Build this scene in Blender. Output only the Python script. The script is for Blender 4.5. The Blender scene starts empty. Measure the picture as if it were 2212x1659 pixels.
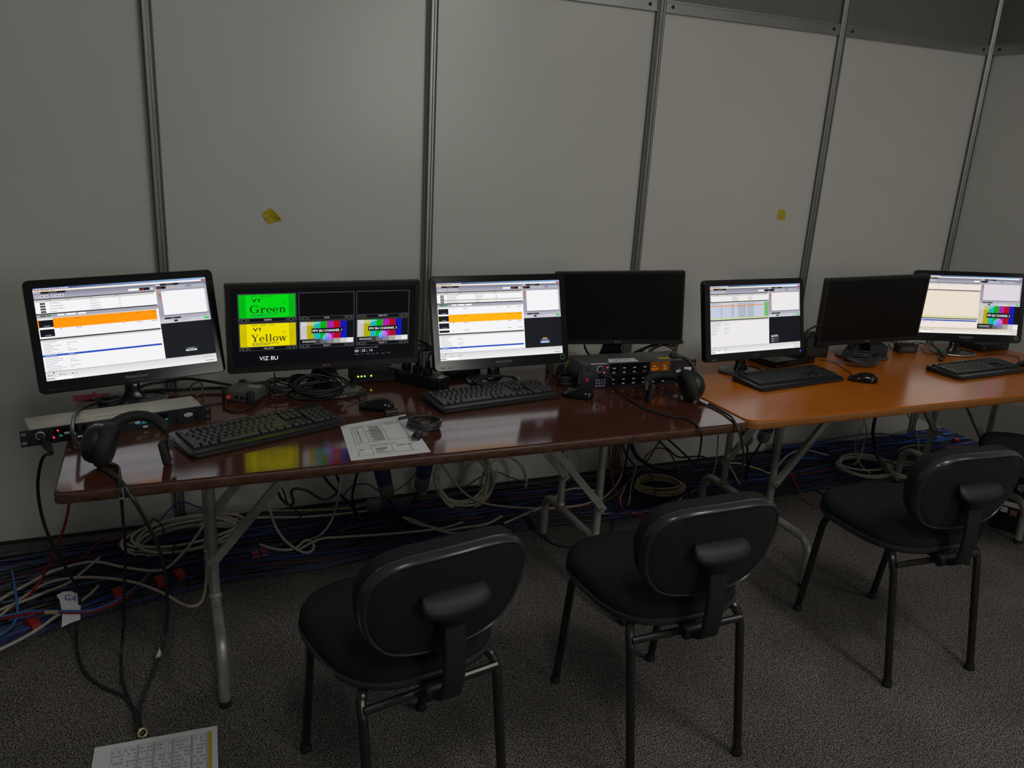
import bpy, bmesh, math, random
from mathutils import Vector, Matrix
random.seed(7)
S = bpy.context.scene
COL = S.collection
# ------------------------------------------------------------------ camera
IW, IH = 2212, 1659
FPX = 1759.06
CAM = Vector((0.0, -3.19521, 1.53987))
YAW, PITCH, ROLL = 0.415299, -0.293712, 0.0576099
def _axes():
    cy, sy, cp, sp, cr, sr = math.cos(YAW), math.sin(YAW), math.cos(PITCH), math.sin(PITCH), math.cos(ROLL), math.sin(ROLL)
    f = Vector((sy*cp, cy*cp, sp)); r = Vector((cy, -sy, 0)); u = r.cross(f)
    return cr*r+sr*u, -sr*r+cr*u, f
RX, UP, FW = _axes()
cam = bpy.data.objects.new('camera', bpy.data.cameras.new('camera')); COL.objects.link(cam)
cam.matrix_world = Matrix(((RX.x, UP.x, -FW.x, CAM.x), (RX.y, UP.y, -FW.y, CAM.y), (RX.z, UP.z, -FW.z, CAM.z), (0, 0, 0, 1)))
cam.data.sensor_fit = 'HORIZONTAL'; cam.data.sensor_width = 36; cam.data.lens = 36*FPX/IW
cam.data.clip_start = 0.02
S.camera = cam
# ------------------------------------------------------------------ world, lamps, exposure
wd = bpy.data.worlds.new('hall_ambient'); S.world = wd; wd.use_nodes = True
bg = wd.node_tree.nodes['Background']; bg.inputs[0].default_value = (0.95, 1.0, 0.93, 1); bg.inputs[1].default_value = 0.082
def lamp(name, loc, target, size, power, col=(1, 0.98, 0.92)):
    l = bpy.data.lights.new(name, 'AREA'); l.shape = 'RECTANGLE'; l.size, l.size_y = size; l.energy = power; l.color = col
    o = bpy.data.objects.new(name, l); COL.objects.link(o); o.location = loc
    o.rotation_euler = (Vector(target)-Vector(loc)).to_track_quat('-Z', 'Y').to_euler()
    return o
lamp('room_or_fill_lamp', (2.0, -2.9, 2.66), (2.0, -2.5, 0), (0.25, 1.0), 13)
lamp('room_or_fill_lamp', (3.3, -2.9, 2.66), (3.1, -2.6, 0), (0.25, 1.0), 5)
lamp('room_or_fill_lamp', (0.3, -3.3, 3.3), (0.5, -2.4, 0), (0.25, 1.2), 12)
lamp('room_or_fill_lamp', (2.65, -6.4, 2.1), (1.5, -1.0, 0.3), (1.1, 1.2), 26)  # unseen soft fill added behind the camera to brighten the wall under the tables
lamp('neighbour_lamp', (5.3, -1.2, 2.4), (4.3, -0.1, 0), (0.8, 0.4), 14)
vs = S.view_settings; vs.view_transform = 'Standard'; vs.look = 'None'; vs.gamma = 1; vs.exposure = 0; vs.use_curve_mapping = False
S.display_settings.display_device = 'sRGB'
# ------------------------------------------------------------------ pixel -> place
def ray(px, py):
    return FW + RX*((px-IW/2)/FPX) - UP*((py-IH/2)/FPX)
def F(px, py, z=0.0):              # on the horizontal plane z
    d = ray(px, py); return CAM + d*((z-CAM.z)/d.z)
def V(px, py, y=0.0):              # on the vertical plane y
    d = ray(px, py); return CAM + d*((y-CAM.y)/d.y)
TZ = 0.70                          # table top height
def T(px, py, z=0.0): return F(px, py, TZ+z)
# ------------------------------------------------------------------ materials
def lin(c): return tuple(((v/255)/12.92 if v/255 <= 0.04045 else ((v/255+0.055)/1.055)**2.4) for v in c[:3])
MATS = {}
def mat(name, col, rough=0.5, metal=0.0, spec=0.5, noise=0.0, nscale=40, bump=0.0, bscale=200, coat=0.0, crough=0.1, col2=None, stretch=(1, 1, 1), emit=None, estr=1.0):
    if name in MATS: return MATS[name]
    m = bpy.data.materials.new(name); m.use_nodes = True; nt = m.node_tree; b = nt.nodes['Principled BSDF']
    b.inputs['Base Color'].default_value = (*col, 1); b.inputs['Roughness'].default_value = rough; b.inputs['Metallic'].default_value = metal
    b.inputs['Specular IOR Level'].default_value = spec
    b.inputs['Coat Weight'].default_value = coat; b.inputs['Coat Roughness'].default_value = crough
    if emit: b.inputs['Emission Color'].default_value = (*emit, 1); b.inputs['Emission Strength'].default_value = estr
    if noise or bump:
        tc = nt.nodes.new('ShaderNodeTexCoord'); mp = nt.nodes.new('ShaderNodeMapping'); mp.inputs['Scale'].default_value = stretch
        nt.links.new(tc.outputs['Object'], mp.inputs['Vector'])
    if noise:
        n = nt.nodes.new('ShaderNodeTexNoise'); n.inputs['Scale'].default_value = nscale; n.inputs['Detail'].default_value = 6
        nt.links.new(mp.outputs[0], n.inputs['Vector'])
        r = nt.nodes.new('ShaderNodeMapRange'); r.inputs[1].default_value = 0.3; r.inputs[2].default_value = 0.7
        nt.links.new(n.outputs['Fac'], r.inputs[0])
        mx = nt.nodes.new('ShaderNodeMix'); mx.data_type = 'RGBA'
        c2 = col2 if col2 else tuple(max(0, c*(1-noise)) for c in col)
        mx.inputs[6].default_value = (*col, 1); mx.inputs[7].default_value = (*c2, 1)
        nt.links.new(r.outputs[0], mx.inputs[0]); nt.links.new(mx.outputs[2], b.inputs['Base Color'])
    if bump:
        n2 = nt.nodes.new('ShaderNodeTexNoise'); n2.inputs['Scale'].default_value = bscale; n2.inputs['Detail'].default_value = 4
        nt.links.new(mp.outputs[0], n2.inputs['Vector'])
        bp = nt.nodes.new('ShaderNodeBump'); bp.inputs['Strength'].default_value = bump; bp.inputs['Distance'].default_value = 0.002
        nt.links.new(n2.outputs['Fac'], bp.inputs['Height']); nt.links.new(bp.outputs[0], b.inputs['Normal'])
    MATS[name] = m; return m
def carpet_mat():
    m = bpy.data.materials.new('carpet'); m.use_nodes = True; nt = m.node_tree; b = nt.nodes['Principled BSDF']; b.inputs['Roughness'].default_value = 1; b.inputs['Specular IOR Level'].default_value = 0.1
    tc = nt.nodes.new('ShaderNodeTexCoord')
    def noise(s, d=3): n = nt.nodes.new('ShaderNodeTexNoise'); n.inputs['Scale'].default_value = s; n.inputs['Detail'].default_value = d; nt.links.new(tc.outputs['Object'], n.inputs['Vector']); return n
    n1 = noise(240, 8); n2 = noise(60, 4); n3 = noise(3.2, 4)
    r1 = nt.nodes.new('ShaderNodeValToRGB'); e = r1.color_ramp.elements; e[0].position = 0.40; e[0].color = (0.012, 0.012, 0.013, 1); e[1].position = 0.62; e[1].color = (0.27, 0.245, 0.23, 1)
    nt.links.new(n1.outputs['Fac'], r1.inputs[0])
    hs = nt.nodes.new('ShaderNodeMix'); hs.data_type = 'RGBA'; hs.blend_type = 'MULTIPLY'; hs.inputs[0].default_value = 0.55
    r2 = nt.nodes.new('ShaderNodeMapRange'); nt.links.new(n2.outputs['Fac'], r2.inputs[0]); r2.inputs[1].default_value = 0.3; r2.inputs[2].default_value = 0.7; r2.inputs[3].default_value = 0.45; r2.inputs[4].default_value = 1.25
    nt.links.new(r1.outputs[0], hs.inputs[6]); nt.links.new(r2.outputs[0], hs.inputs[7])
    h2 = nt.nodes.new('ShaderNodeMix'); h2.data_type = 'RGBA'; h2.blend_type = 'MULTIPLY'; h2.inputs[0].default_value = 1
    r3 = nt.nodes.new('ShaderNodeMapRange'); nt.links.new(n3.outputs['Fac'], r3.inputs[0]); r3.inputs[1].default_value = 0.3; r3.inputs[2].default_value = 0.7; r3.inputs[3].default_value = 0.78; r3.inputs[4].default_value = 1.15
    nt.links.new(hs.outputs[2], h2.inputs[6]); nt.links.new(r3.outputs[0], h2.inputs[7]); nt.links.new(h2.outputs[2], b.inputs['Base Color'])
    return m
def wood_mat(name, c1, c2, c3, rough, scr):
    m = bpy.data.materials.new(name); m.use_nodes = True; nt = m.node_tree; b = nt.nodes['Principled BSDF']
    tc = nt.nodes.new('ShaderNodeTexCoord')
    def noise(s, st, d=5, off=(0, 0, 0)):
        mp = nt.nodes.new('ShaderNodeMapping'); mp.inputs['Scale'].default_value = st; mp.inputs['Location'].default_value = off; nt.links.new(tc.outputs['Object'], mp.inputs['Vector'])
        n = nt.nodes.new('ShaderNodeTexNoise'); n.inputs['Scale'].default_value = s; n.inputs['Detail'].default_value = d; nt.links.new(mp.outputs[0], n.inputs['Vector']); return n
    g = noise(9, (1, 14, 1)); p = noise(1.7, (1, 1.3, 1), 3); s = noise(5, (0.7, 30, 1), 2, (3, 1, 0))
    rp = nt.nodes.new('ShaderNodeValToRGB'); e = rp.color_ramp.elements; e[0].position = 0.3; e[0].color = (*c1, 1); e[1].position = 0.7; e[1].color = (*c2, 1)
    nt.links.new(g.outputs['Fac'], rp.inputs[0])
    mx = nt.nodes.new('ShaderNodeMix'); mx.data_type = 'RGBA'; mx.inputs[7].default_value = (*c3, 1)
    mr = nt.nodes.new('ShaderNodeMapRange'); mr.inputs[1].default_value = 0.45; mr.inputs[2].default_value = 0.75; mr.inputs[4].default_value = 0.8; nt.links.new(p.outputs['Fac'], mr.inputs[0])
    nt.links.new(rp.outputs[0], mx.inputs[6]); nt.links.new(mr.outputs[0], mx.inputs[0])
    m2 = nt.nodes.new('ShaderNodeMix'); m2.data_type = 'RGBA'; m2.inputs[7].default_value = (*scr, 1)
    ms = nt.nodes.new('ShaderNodeMapRange'); ms.inputs[1].default_value = 0.74; ms.inputs[2].default_value = 0.8; ms.inputs[4].default_value = 0.7; nt.links.new(s.outputs['Fac'], ms.inputs[0])
    nt.links.new(mx.outputs[2], m2.inputs[6]); nt.links.new(ms.outputs[0], m2.inputs[0]); nt.links.new(m2.outputs[2], b.inputs['Base Color'])
    rr = nt.nodes.new('ShaderNodeMapRange'); rr.inputs[3].default_value = rough*0.6; rr.inputs[4].default_value = rough*1.6; nt.links.new(p.outputs['Fac'], rr.inputs[0]); nt.links.new(rr.outputs[0], b.inputs['Roughness'])
    bp = nt.nodes.new('ShaderNodeBump'); bp.inputs['Strength'].default_value = 0.02; bp.inputs['Distance'].default_value = 0.001; nt.links.new(g.outputs['Fac'], bp.inputs['Height']); nt.links.new(bp.outputs[0], b.inputs['Normal'])
    return m
def screen_mat(name='screen_image', strength=1.0):
    m = bpy.data.materials.new(name); m.use_nodes = True; nt = m.node_tree; b = nt.nodes['Principled BSDF']
    a = nt.nodes.new('ShaderNodeVertexColor'); a.layer_name = 'Col'
    b.inputs['Base Color'].default_value = (0.003, 0.003, 0.004, 1); b.inputs['Roughness'].default_value = 0.4; b.inputs['Specular IOR Level'].default_value = 0.12
    nt.links.new(a.outputs[0], b.inputs['Emission Color']); b.inputs['Emission Strength'].default_value = strength
    return m
def print_mat(name, rough=0.6):
    m = bpy.data.materials.new(name); m.use_nodes = True; nt = m.node_tree; b = nt.nodes['Principled BSDF']
    a = nt.nodes.new('ShaderNodeVertexColor'); a.layer_name = 'Col'; b.inputs['Roughness'].default_value = rough
    nt.links.new(a.outputs[0], b.inputs['Base Color']); return m
CARPET = carpet_mat()
WALLM = mat('wall_laminate', (0.66, 0.65, 0.61), 0.30, noise=0.05, nscale=3, bump=0.03, bscale=30)
WALLU = mat('grey_fascia', (0.19, 0.18, 0.155), 0.5, noise=0.05, nscale=3)
ALU = mat('aluminium', (0.40, 0.40, 0.39), 0.42, 0.75, noise=0.12, nscale=8)
GROOVE = mat('groove_dark', (0.02, 0.02, 0.02), 0.8)
STEEL = mat('galvanised_tube', (0.46, 0.46, 0.42), 0.42, 0.55, noise=0.35, nscale=18)
BLK = mat('black_plastic', (0.012, 0.012, 0.013), 0.42, bump=0.05)
BLKG = mat('black_gloss_plastic', (0.006, 0.006, 0.007), 0.14, spec=0.4)
BLKM = mat('black_matte', (0.016, 0.016, 0.017), 0.75)
KEYM = mat('key_plastic', (0.013, 0.014, 0.0145), 0.42)
KBODY = mat('keyboard_body', (0.013, 0.014, 0.015), 0.4, bump=0.05, bscale=400)
GREYP = mat('grey_plastic', (0.07, 0.07, 0.07), 0.5)
SILV = mat('silver_trim', (0.45, 0.45, 0.44), 0.3, 0.8)
WHITEP = mat('white_label', (0.7, 0.7, 0.67), 0.6, noise=0.08, nscale=60)
FABRIC = mat('chair_fabric', (0.026, 0.026, 0.028), 0.95, spec=0.15, noise=0.5, nscale=350, bump=0.5, bscale=600)
CHPL = mat('chair_plastic', (0.014, 0.014, 0.0155), 0.50, spec=0.35, bump=0.08, bscale=300)
CHRIM = mat('chair_edge_plastic', (0.030, 0.031, 0.034), 0.24)
CHMET = mat('chair_black_tube', (0.010, 0.010, 0.010), 0.25, 0.0, noise=0.5, nscale=30, col2=(0.018, 0.016, 0.015))
WOOD1 = wood_mat('brown_varnished_ply', (0.066, 0.019, 0.013), (0.088, 0.026, 0.016), (0.105, 0.042, 0.020), 0.10, (0.13, 0.055, 0.035))
WOOD2 = wood_mat('orange_varnished_ply', (0.50, 0.120, 0.001), (0.56, 0.145, 0.002), (0.58, 0.19, 0.012), 0.24, (0.30, 0.10, 0.01))
EDGE1 = mat('worn_brown_edge', (0.036, 0.012, 0.008), 0.4, noise=1, nscale=34, col2=(0.105, 0.048, 0.025), stretch=(0.6, 3, 3))
EDGE2 = mat('worn_orange_edge', (0.30, 0.080, 0.006), 0.4, noise=1, nscale=26, col2=(0.26, 0.13, 0.04), stretch=(0.6, 3, 3))
SCRM = screen_mat()
PRN = print_mat('printed_ink')
PAPER = mat('paper', (0.80, 0.81, 0.83), 0.7)
CW = mat('cable_white', (0.50, 0.46, 0.37), 0.5, noise=0.25, nscale=30)
CK = mat('cable_black', (0.012, 0.012, 0.013), 0.45)
CKS = mat('cable_black_sheen', (0.03, 0.03, 0.032), 0.35)
CR = mat('cable_red', (0.30, 0.012, 0.016), 0.45)
CBL = mat('cable_blue', (0.018, 0.035, 0.22), 0.45)
CLB = mat('cable_light_blue', (0.05, 0.16, 0.42), 0.45)
CYG = mat('cable_yellow', (0.42, 0.36, 0.04), 0.5)
COLIVE = mat('cable_olive', (0.12, 0.11, 0.05), 0.5)
REDT = mat('red_tape', (0.42, 0.02, 0.015), 0.5)
YELT = mat('yellow_tape', (0.62, 0.47, 0.02), 0.45, noise=0.12, nscale=40)
PINKT = mat('pink_tape', (0.50, 0.02, 0.12), 0.6)
GREENT = mat('green_tape', (0.05, 0.20, 0.07), 0.5)
ORANGET = mat('orange_tape', (0.6, 0.13, 0.03), 0.5)
BEIGE = mat('beige_enamel', (0.42, 0.41, 0.34), 0.45, noise=0.12, nscale=15)
NAVY = mat('navy_panel', (0.012, 0.014, 0.022), 0.4)
DGREY = mat('dark_grey_enamel', (0.10, 0.10, 0.10), 0.45, noise=0.2, nscale=20)
BLUEP = mat('blue_plug_plastic', (0.012, 0.022, 0.10), 0.5)
PGREY = mat('grey_gland_plastic', (0.12, 0.12, 0.125), 0.5)
GOLD = mat('brass', (0.6, 0.5, 0.28), 0.3, 0.9)
SMOKE = mat('smoked_base_plastic', (0.05, 0.05, 0.05), 0.12)
CARD = mat('grey_card', (0.22, 0.21, 0.19), 0.8)
def led(name, c, s=2.0): return mat(name, (0.02, 0.02, 0.02), 0.4, emit=c, estr=s)
LGRN = led('led_green', (0.25, 1.0, 0.12)); LYEL = led('led_yellow', (0.8, 1.0, 0.10)); LRED = led('led_red', (1.0, 0.03, 0.10)); LBLU = led('led_blue', (0.05, 0.06, 1.0)); LRNG = led('power_ring', (0.10, 0.22, 0.10), 0.6)
# ------------------------------------------------------------------ mesh helpers
class MB:
    def __init__(s): s.v = []; s.f = []; s.c = []; s.M = Matrix.Identity(4)
    def add(s, vs, fs, col=None):
        o = len(s.v); s.v += [tuple(s.M @ Vector(p)) for p in vs]
        for f in fs: s.f.append(tuple(i+o for i in f)); s.c.append(col)
        return s
    def box(s, cx, cy, cz, sx, sy, sz, R=None, col=None):
        vs = []
        for z in (-.5, .5):
            for x, y in ((-.5, -.5), (.5, -.5), (.5, .5), (-.5, .5)):
                p = Vector((x*sx, y*sy, z*sz))
                if R is not None: p = R @ p
                vs.append((p.x+cx, p.y+cy, p.z+cz))
        return s.add(vs, [(3, 2, 1, 0), (4, 5, 6, 7), (0, 1, 5, 4), (1, 2, 6, 5), (2, 3, 7, 6), (3, 0, 4, 7)], col)
    def loops(s, rings, cap0=True, cap1=True, closed=False, col=None):
        n = len(rings[0]); vs = [p for r in rings for p in r]; fs = []
        m = len(rings)
        for i in range(m if closed else m-1):
            a, b = i*n, ((i+1) % m)*n
            for j in range(n): k = (j+1) % n; fs.append((a+j, a+k, b+k, b+j))
        if not closed:
            if cap0: fs.append(tuple(range(n-1, -1, -1)))
            if cap1: fs.append(tuple((m-1)*n+j for j in range(n)))
        return s.add(vs, fs, col)
    def slab(s, w, d, z0, z1, r, ch=0.0, cx=0, cy=0, seg=5, scale_top=1.0, col=None):
        def ring(inset, z, k=1.0): return [(cx+x*k, cy+y*k, z) for x, y in rrect(w-2*inset, d-2*inset, max(r-inset, 1e-4), seg)]
        if ch > 0: rings = [ring(ch, z0), ring(ch*.3, z0+ch*.3), ring(0, z0+ch), ring(0, z1-ch, scale_top), ring(ch*.3, z1-ch*.3, scale_top), ring(ch, z1, scale_top)]
        else: rings = [ring(0, z0), ring(0, z1, scale_top)]
        return s.loops(rings, col=col)
    def prism(s, pts, z0, z1, ch=0.0, col=None):
        if ch <= 0: return s.loops([[(x, y, z0) for x, y in pts], [(x, y, z1) for x, y in pts]], col=col)
        c = (sum(p[0] for p in pts)/len(pts), sum(p[1] for p in pts)/len(pts))
        def ins(a):
            out = []
            for x, y in pts:
                dx, dy = c[0]-x, c[1]-y; L = math.hypot(dx, dy) or 1; out.append((x+dx/L*a, y+dy/L*a))
            return out
        R = [(ins(ch), z0), (ins(ch*.3), z0+ch*.3), (pts, z0+ch), (pts, z1-ch), (ins(ch*.3), z1-ch*.3), (ins(ch), z1)]
        return s.loops([[(x, y, z) for x, y in q] for q, z in R], col=col)
    def tube(s, pts, r, n=8, closed=False, col=None):
        pts = [Vector(p) for p in pts]; m = len(pts); rings = []
        t0 = None; nrm = None
        for i, p in enumerate(pts):
            a = pts[(i-1) % m] if (closed or i > 0) else p; b = pts[(i+1) % m] if (closed or i < m-1) else p
            t = (b-a); t = t.normalized() if t.length > 1e-9 else Vector((0, 0, 1))
            if nrm is None:
                nrm = t.cross(Vector((0, 0, 1)))
                if nrm.length < 1e-3: nrm = t.cross(Vector((1, 0, 0)))
                nrm.normalize()
            else:
                nrm = nrm - t*nrm.dot(t)
                if nrm.length < 1e-6: nrm = t.orthogonal()
                nrm.normalize()
            bn = t.cross(nrm); rr = r[i] if isinstance(r, (list, tuple)) else r
            rings.append([tuple(p + (nrm*math.cos(2*math.pi*j/n) + bn*math.sin(2*math.pi*j/n))*rr) for j in range(n)])
        return s.loops(rings, closed=closed, col=col)
    def lathe(s, prof, n=24, col=None):
        return s.loops([[(r*math.cos(2*math.pi*j/n), r*math.sin(2*math.pi*j/n), z) for j in range(n)] for r, z in prof], col=col)
    def quad(s, a, b, c, d, col=None): return s.add([a, b, c, d], [(0, 1, 2, 3)], col)
    def build(s, name, m, parent=None, smooth=35, inv=None):
        me = bpy.data.meshes.new(name)
        vs = s.v if inv is None else [tuple(inv @ Vector(p)) for p in s.v]
        me.from_pydata(vs, [], s.f); me.materials.append(m)
        if any(c is not None for c in s.c):
            at = me.color_attributes.new('Col', 'FLOAT_COLOR', 'CORNER'); k = 0; buf = []
            for f, c in zip(s.f, s.c): buf += list((*(c or (0, 0, 0)), 1.0))*len(f)
            at.data.foreach_set('color', buf)
        if smooth:
            for p in me.polygons: p.use_smooth = True
            me.set_sharp_from_angle(angle=math.radians(smooth))
        me.update()
        o = bpy.data.objects.new(name, me); COL.objects.link(o)
        if parent is not None: o.parent = parent
        return o
def rrect(w, d, r, seg=5):
    out = []; r = min(r, w/2-1e-5, d/2-1e-5)
    for cx, cy, a0 in ((w/2-r, -d/2+r, -90), (w/2-r, d/2-r, 0), (-w/2+r, d/2-r, 90), (-w/2+r, -d/2+r, 180)):
        for k in range(seg+1): a = math.radians(a0+90*k/seg); out.append((cx+r*math.cos(a), cy+r*math.sin(a)))
    return out
def spline(P, sub=8, closed=False):
    P = [Vector(p) for p in P]; n = len(P); out = []
    if n < 3 and not closed: return P
    for i in range(n if closed else n-1):
        p0 = P[(i-1) % n] if (closed or i > 0) else P[0]*2-P[1]; p1 = P[i]; p2 = P[(i+1) % n]
        p3 = P[(i+2) % n] if (closed or i < n-2) else P[-1]*2-P[-2]
        for k in range(sub):
            t = k/sub; out.append(0.5*((2*p1)+(p2-p0)*t+(2*p0-5*p1+4*p2-p3)*t*t+(3*p1-p0-3*p2+p3)*t**3))
    if not closed: out.append(P[-1])
    return out
def tag(o, label=None, cat=None, group=None, kind=None):
    if label: o['label'] = label
    if cat: o['category'] = cat
    if group: o['group'] = group
    if kind: o['kind'] = kind
    return o
def thing(name, loc, rz=0.0, label=None, cat=None, group=None):
    e = bpy.data.objects.new(name, None); COL.objects.link(e); e.location = loc; e.rotation_euler = (0, 0, rz); e.empty_display_size = 0.05
    return tag(e, label, cat, group)
def rootM(e): return Matrix.Translation(e.location) @ e.rotation_euler.to_matrix().to_4x4()
def Rz(a): return Matrix.Rotation(a, 4, 'Z')
def Ry(a): return Matrix.Rotation(a, 4, 'Y')
def Rx(a): return Matrix.Rotation(a, 4, 'X')
def TR(x, y, z): return Matrix.Translation((x, y, z))
D2R = math.radians
# ---- text: font glyphs turned into flat faces
TXT = {}
def glyphs(s):
    if s in TXT: return TXT[s]
    cu = bpy.data.curves.new('lettering', 'FONT'); cu.body = s; cu.resolution_u = 3; cu.size = 1
    o = bpy.data.objects.new('lettering', cu); COL.objects.link(o)
    me = o.to_mesh(); vs = [tuple(v.co) for v in me.vertices]; fs = [tuple(p.vertices) for p in me.polygons]
    o.to_mesh_clear(); bpy.data.objects.remove(o); bpy.data.curves.remove(cu)
    if not vs: vs, fs = [(0, 0, 0)], []
    x0, x1 = min(v[0] for v in vs), max(v[0] for v in vs)
    y0, y1 = min(v[1] for v in vs), max(v[1] for v in vs)
    TXT[s] = ([((v[0]-x0), v[1], 0) for v in vs], fs, x1-x0, y0, y1); return TXT[s]
def put_text(mb, s, M, height, col=None, align='c', xs=1.0, cap=0.72, bold=0.0):
    vs, fs, w, y0, y1 = glyphs(s); k = height/cap; off = {'c': -w/2, 'l': 0, 'r': -w}[align]
    old = mb.M; mb.M = old @ M
    mb.add([((v[0]+off)*k*xs, v[1]*k, 0) for v in vs], fs, col)
    if bold:
        mb.add([((v[0]+off)*k*xs+bold, v[1]*k, 0) for v in vs], fs, col)
    mb.M = old
# flat drawing surface: u right 0..1, v down 0..1, on local xz plane facing -y
class Draw:
    def __init__(s, w, h, M, eps=6e-5): s.w, s.h, s.eps = w, h, eps; s.mb = MB(); s.mb.M = M
    def P(s, u, v, L): return ((u-.5)*s.w, -L*s.eps, (.5-v)*s.h)
    def rect(s, u0, v0, u1, v1, c, L=1, c2=None):
        c = lin(c)
        if c2 is None: s.mb.quad(s.P(u0, v1, L), s.P(u1, v1, L), s.P(u1, v0, L), s.P(u0, v0, L), c)
        else:
            n = 12; c2 = lin(c2)
            for i in range(n):
                a, b = u0+(u1-u0)*i/n, u0+(u1-u0)*(i+1)/n; t = (i+.5)/n
                s.mb.quad(s.P(a, v1, L), s.P(b, v1, L), s.P(b, v0, L), s.P(a, v0, L), tuple(x+(y-x)*t for x, y in zip(c, c2)))
    def vgrad(s, u0, v0, u1, v1, c, c2, L=1, n=8):
        c, c2 = lin(c), lin(c2)
        for i in range(n):
            a, b = v0+(v1-v0)*i/n, v0+(v1-v0)*(i+1)/n; t = (i+.5)/n
            s.mb.quad(s.P(u0, b, L), s.P(u1, b, L), s.P(u1, a, L), s.P(u0, a, L), tuple(x+(y-x)*t for x, y in zip(c, c2)))
    def frame(s, u0, v0, u1, v1, t, c, L=1):
        tv = t*s.w/s.h
        s.rect(u0, v0, u1, v0+tv, c, L); s.rect(u0, v1-tv, u1, v1, c, L); s.rect(u0, v0, u0+t, v1, c, L); s.rect(u1-t, v0, u1, v1, c, L)
    def text(s, t, u, v, hv, c, L=3, align='c', xs=1.0, rot=0, bold=0):
        M = TR(*s.P(u, v, L)) @ Rx(math.pi/2) @ Rz(rot)
        put_text(s.mb, t, M, hv*s.h, lin(c), align, xs, bold=bold)
    def ell(s, u, v, ru, rv, c, L=2, n=20, c2=None):
        col = lin(c); p = [s.P(u+ru*math.cos(2*math.pi*i/n), v-rv*math.sin(2*math.pi*i/n), L) for i in range(n)]
        s.mb.add(p, [tuple(range(n))], col)
    def ring(s, u, v, ru, rv, t, c, L=2, n=20):
        col = lin(c); tv = t*s.w/s.h
        for i in range(n):
            a, b = 2*math.pi*i/n, 2*math.pi*(i+1)/n
            s.mb.quad(s.P(u+ru*math.cos(a), v-rv*math.sin(a), L), s.P(u+ru*math.cos(b), v-rv*math.sin(b), L), s.P(u+(ru-t)*math.cos(b), v-(rv-tv)*math.sin(b), L), s.P(u+(ru-t)*math.cos(a), v-(rv-tv)*math.sin(a), L), col)
    def dashes(s, u, v, n, wu, hv, c, L=3, rnd=None):       # a line of text too small to read
        rnd = rnd or random; x = u
        while x < u+wu:
            d = rnd.uniform(.006, .016); d = min(d, u+wu-x); s.rect(x, v, x+d, v+hv, c, L); x += d+.003
    def poly(s, pts, c, L=2): s.mb.add([s.P(u, v, L) for u, v in pts], [tuple(range(len(pts)))], lin(c))
# serif glyphs drawn from strokes, unit = x height 1
def serif(ch):
    Q = []
    def rect(x0, y0, x1, y1): Q.append([(x0, y0), (x1, y0), (x1, y1), (x0, y1)])
    def arc(cx, cy, rx, ry, a0, a1, tv=.26, th=.10, n=14):
        for i in range(n):
            a, b = D2R(a0+(a1-a0)*i/n), D2R(a0+(a1-a0)*(i+1)/n)
            Q.append([(cx+rx*math.cos(a), cy+ry*math.sin(a)), (cx+rx*math.cos(b), cy+ry*math.sin(b)), (cx+(rx-tv)*math.cos(b), cy+(ry-th)*math.sin(b)), (cx+(rx-tv)*math.cos(a), cy+(ry-th)*math.sin(a))])
    def diag(x0, y0, x1, y1, t): Q.append([(x0-t/2, y0), (x0+t/2, y0), (x1+t/2, y1), (x1-t/2, y1)])
    if ch == 'o': arc(.52, .5, .5, .53, 0, 360, .24, .09, 22); w = 1.04
    elif ch == 'e': arc(.5, .5, .48, .53, 0, 315, .24, .09, 22); rect(.12, .47, .97, .56); w = 1.0
    elif ch == 'l': rect(.2, 0, .44, 1.5); rect(.02, 0, .62, .08); rect(.03, 1.42, .3, 1.5); w = .64
    elif ch == 'n': rect(.2, 0, .43, 1); rect(.02, 0, .6, .08); rect(.03, .92, .3, 1); arc(.66, .62, .40, .40, 0, 150, .23, .12); rect(.83, 0, 1.06, .64); rect(.68, 0, 1.22, .08); w = 1.24
    elif ch == 'r': rect(.2, 0, .43, 1); rect(.02, 0, .64, .08); rect(.03, .92, .3, 1); arc(.72, .58, .38, .44, 40, 160, .22, .13); arc(.86, .82, .13, .13, 0, 360, .12, .12); w = 1.0
    elif ch == 'G': arc(.78, .76, .76, .80, 38, 345, .27, .10, 26); rect(1.22, .12, 1.46, .72); rect(.98, .64, 1.62, .72); rect(1.36, 1.05, 1.44, 1.52); w = 1.66
    elif ch == 'Y': diag(.28, 1.5, .76, .66, .28); diag(1.28, 1.5, .82, .66, .12); rect(.64, 0, .92, .7); rect(.42, 0, 1.14, .08); rect(.04, 1.42, .62, 1.5); rect(1.04, 1.42, 1.5, 1.5); w = 1.45
    elif ch == 'w': diag(.2, 1, .5, 0, .24); diag(.5, 0, .78, 1, .12); diag(.78, 1, 1.08, 0, .24); diag(1.08, 0, 1.38, 1, .12); rect(.0, .92, .44, 1); rect(.6, .92, .98, 1); rect(1.18, .92, 1.54, 1); w = 1.5
    return Q, w
def serif_text(d, s, u0, u1, vbase, xh, c, L=4):
    tot = sum(serif(ch)[1]+.06 for ch in s); k = (u1-u0)/tot; x = u0
    for ch in s:
        Q, w = serif(ch)
        for q in Q: d.poly([(x+a*k, vbase-b*xh) for a, b in q], c, L)
        x += (w+.06)*k
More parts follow.
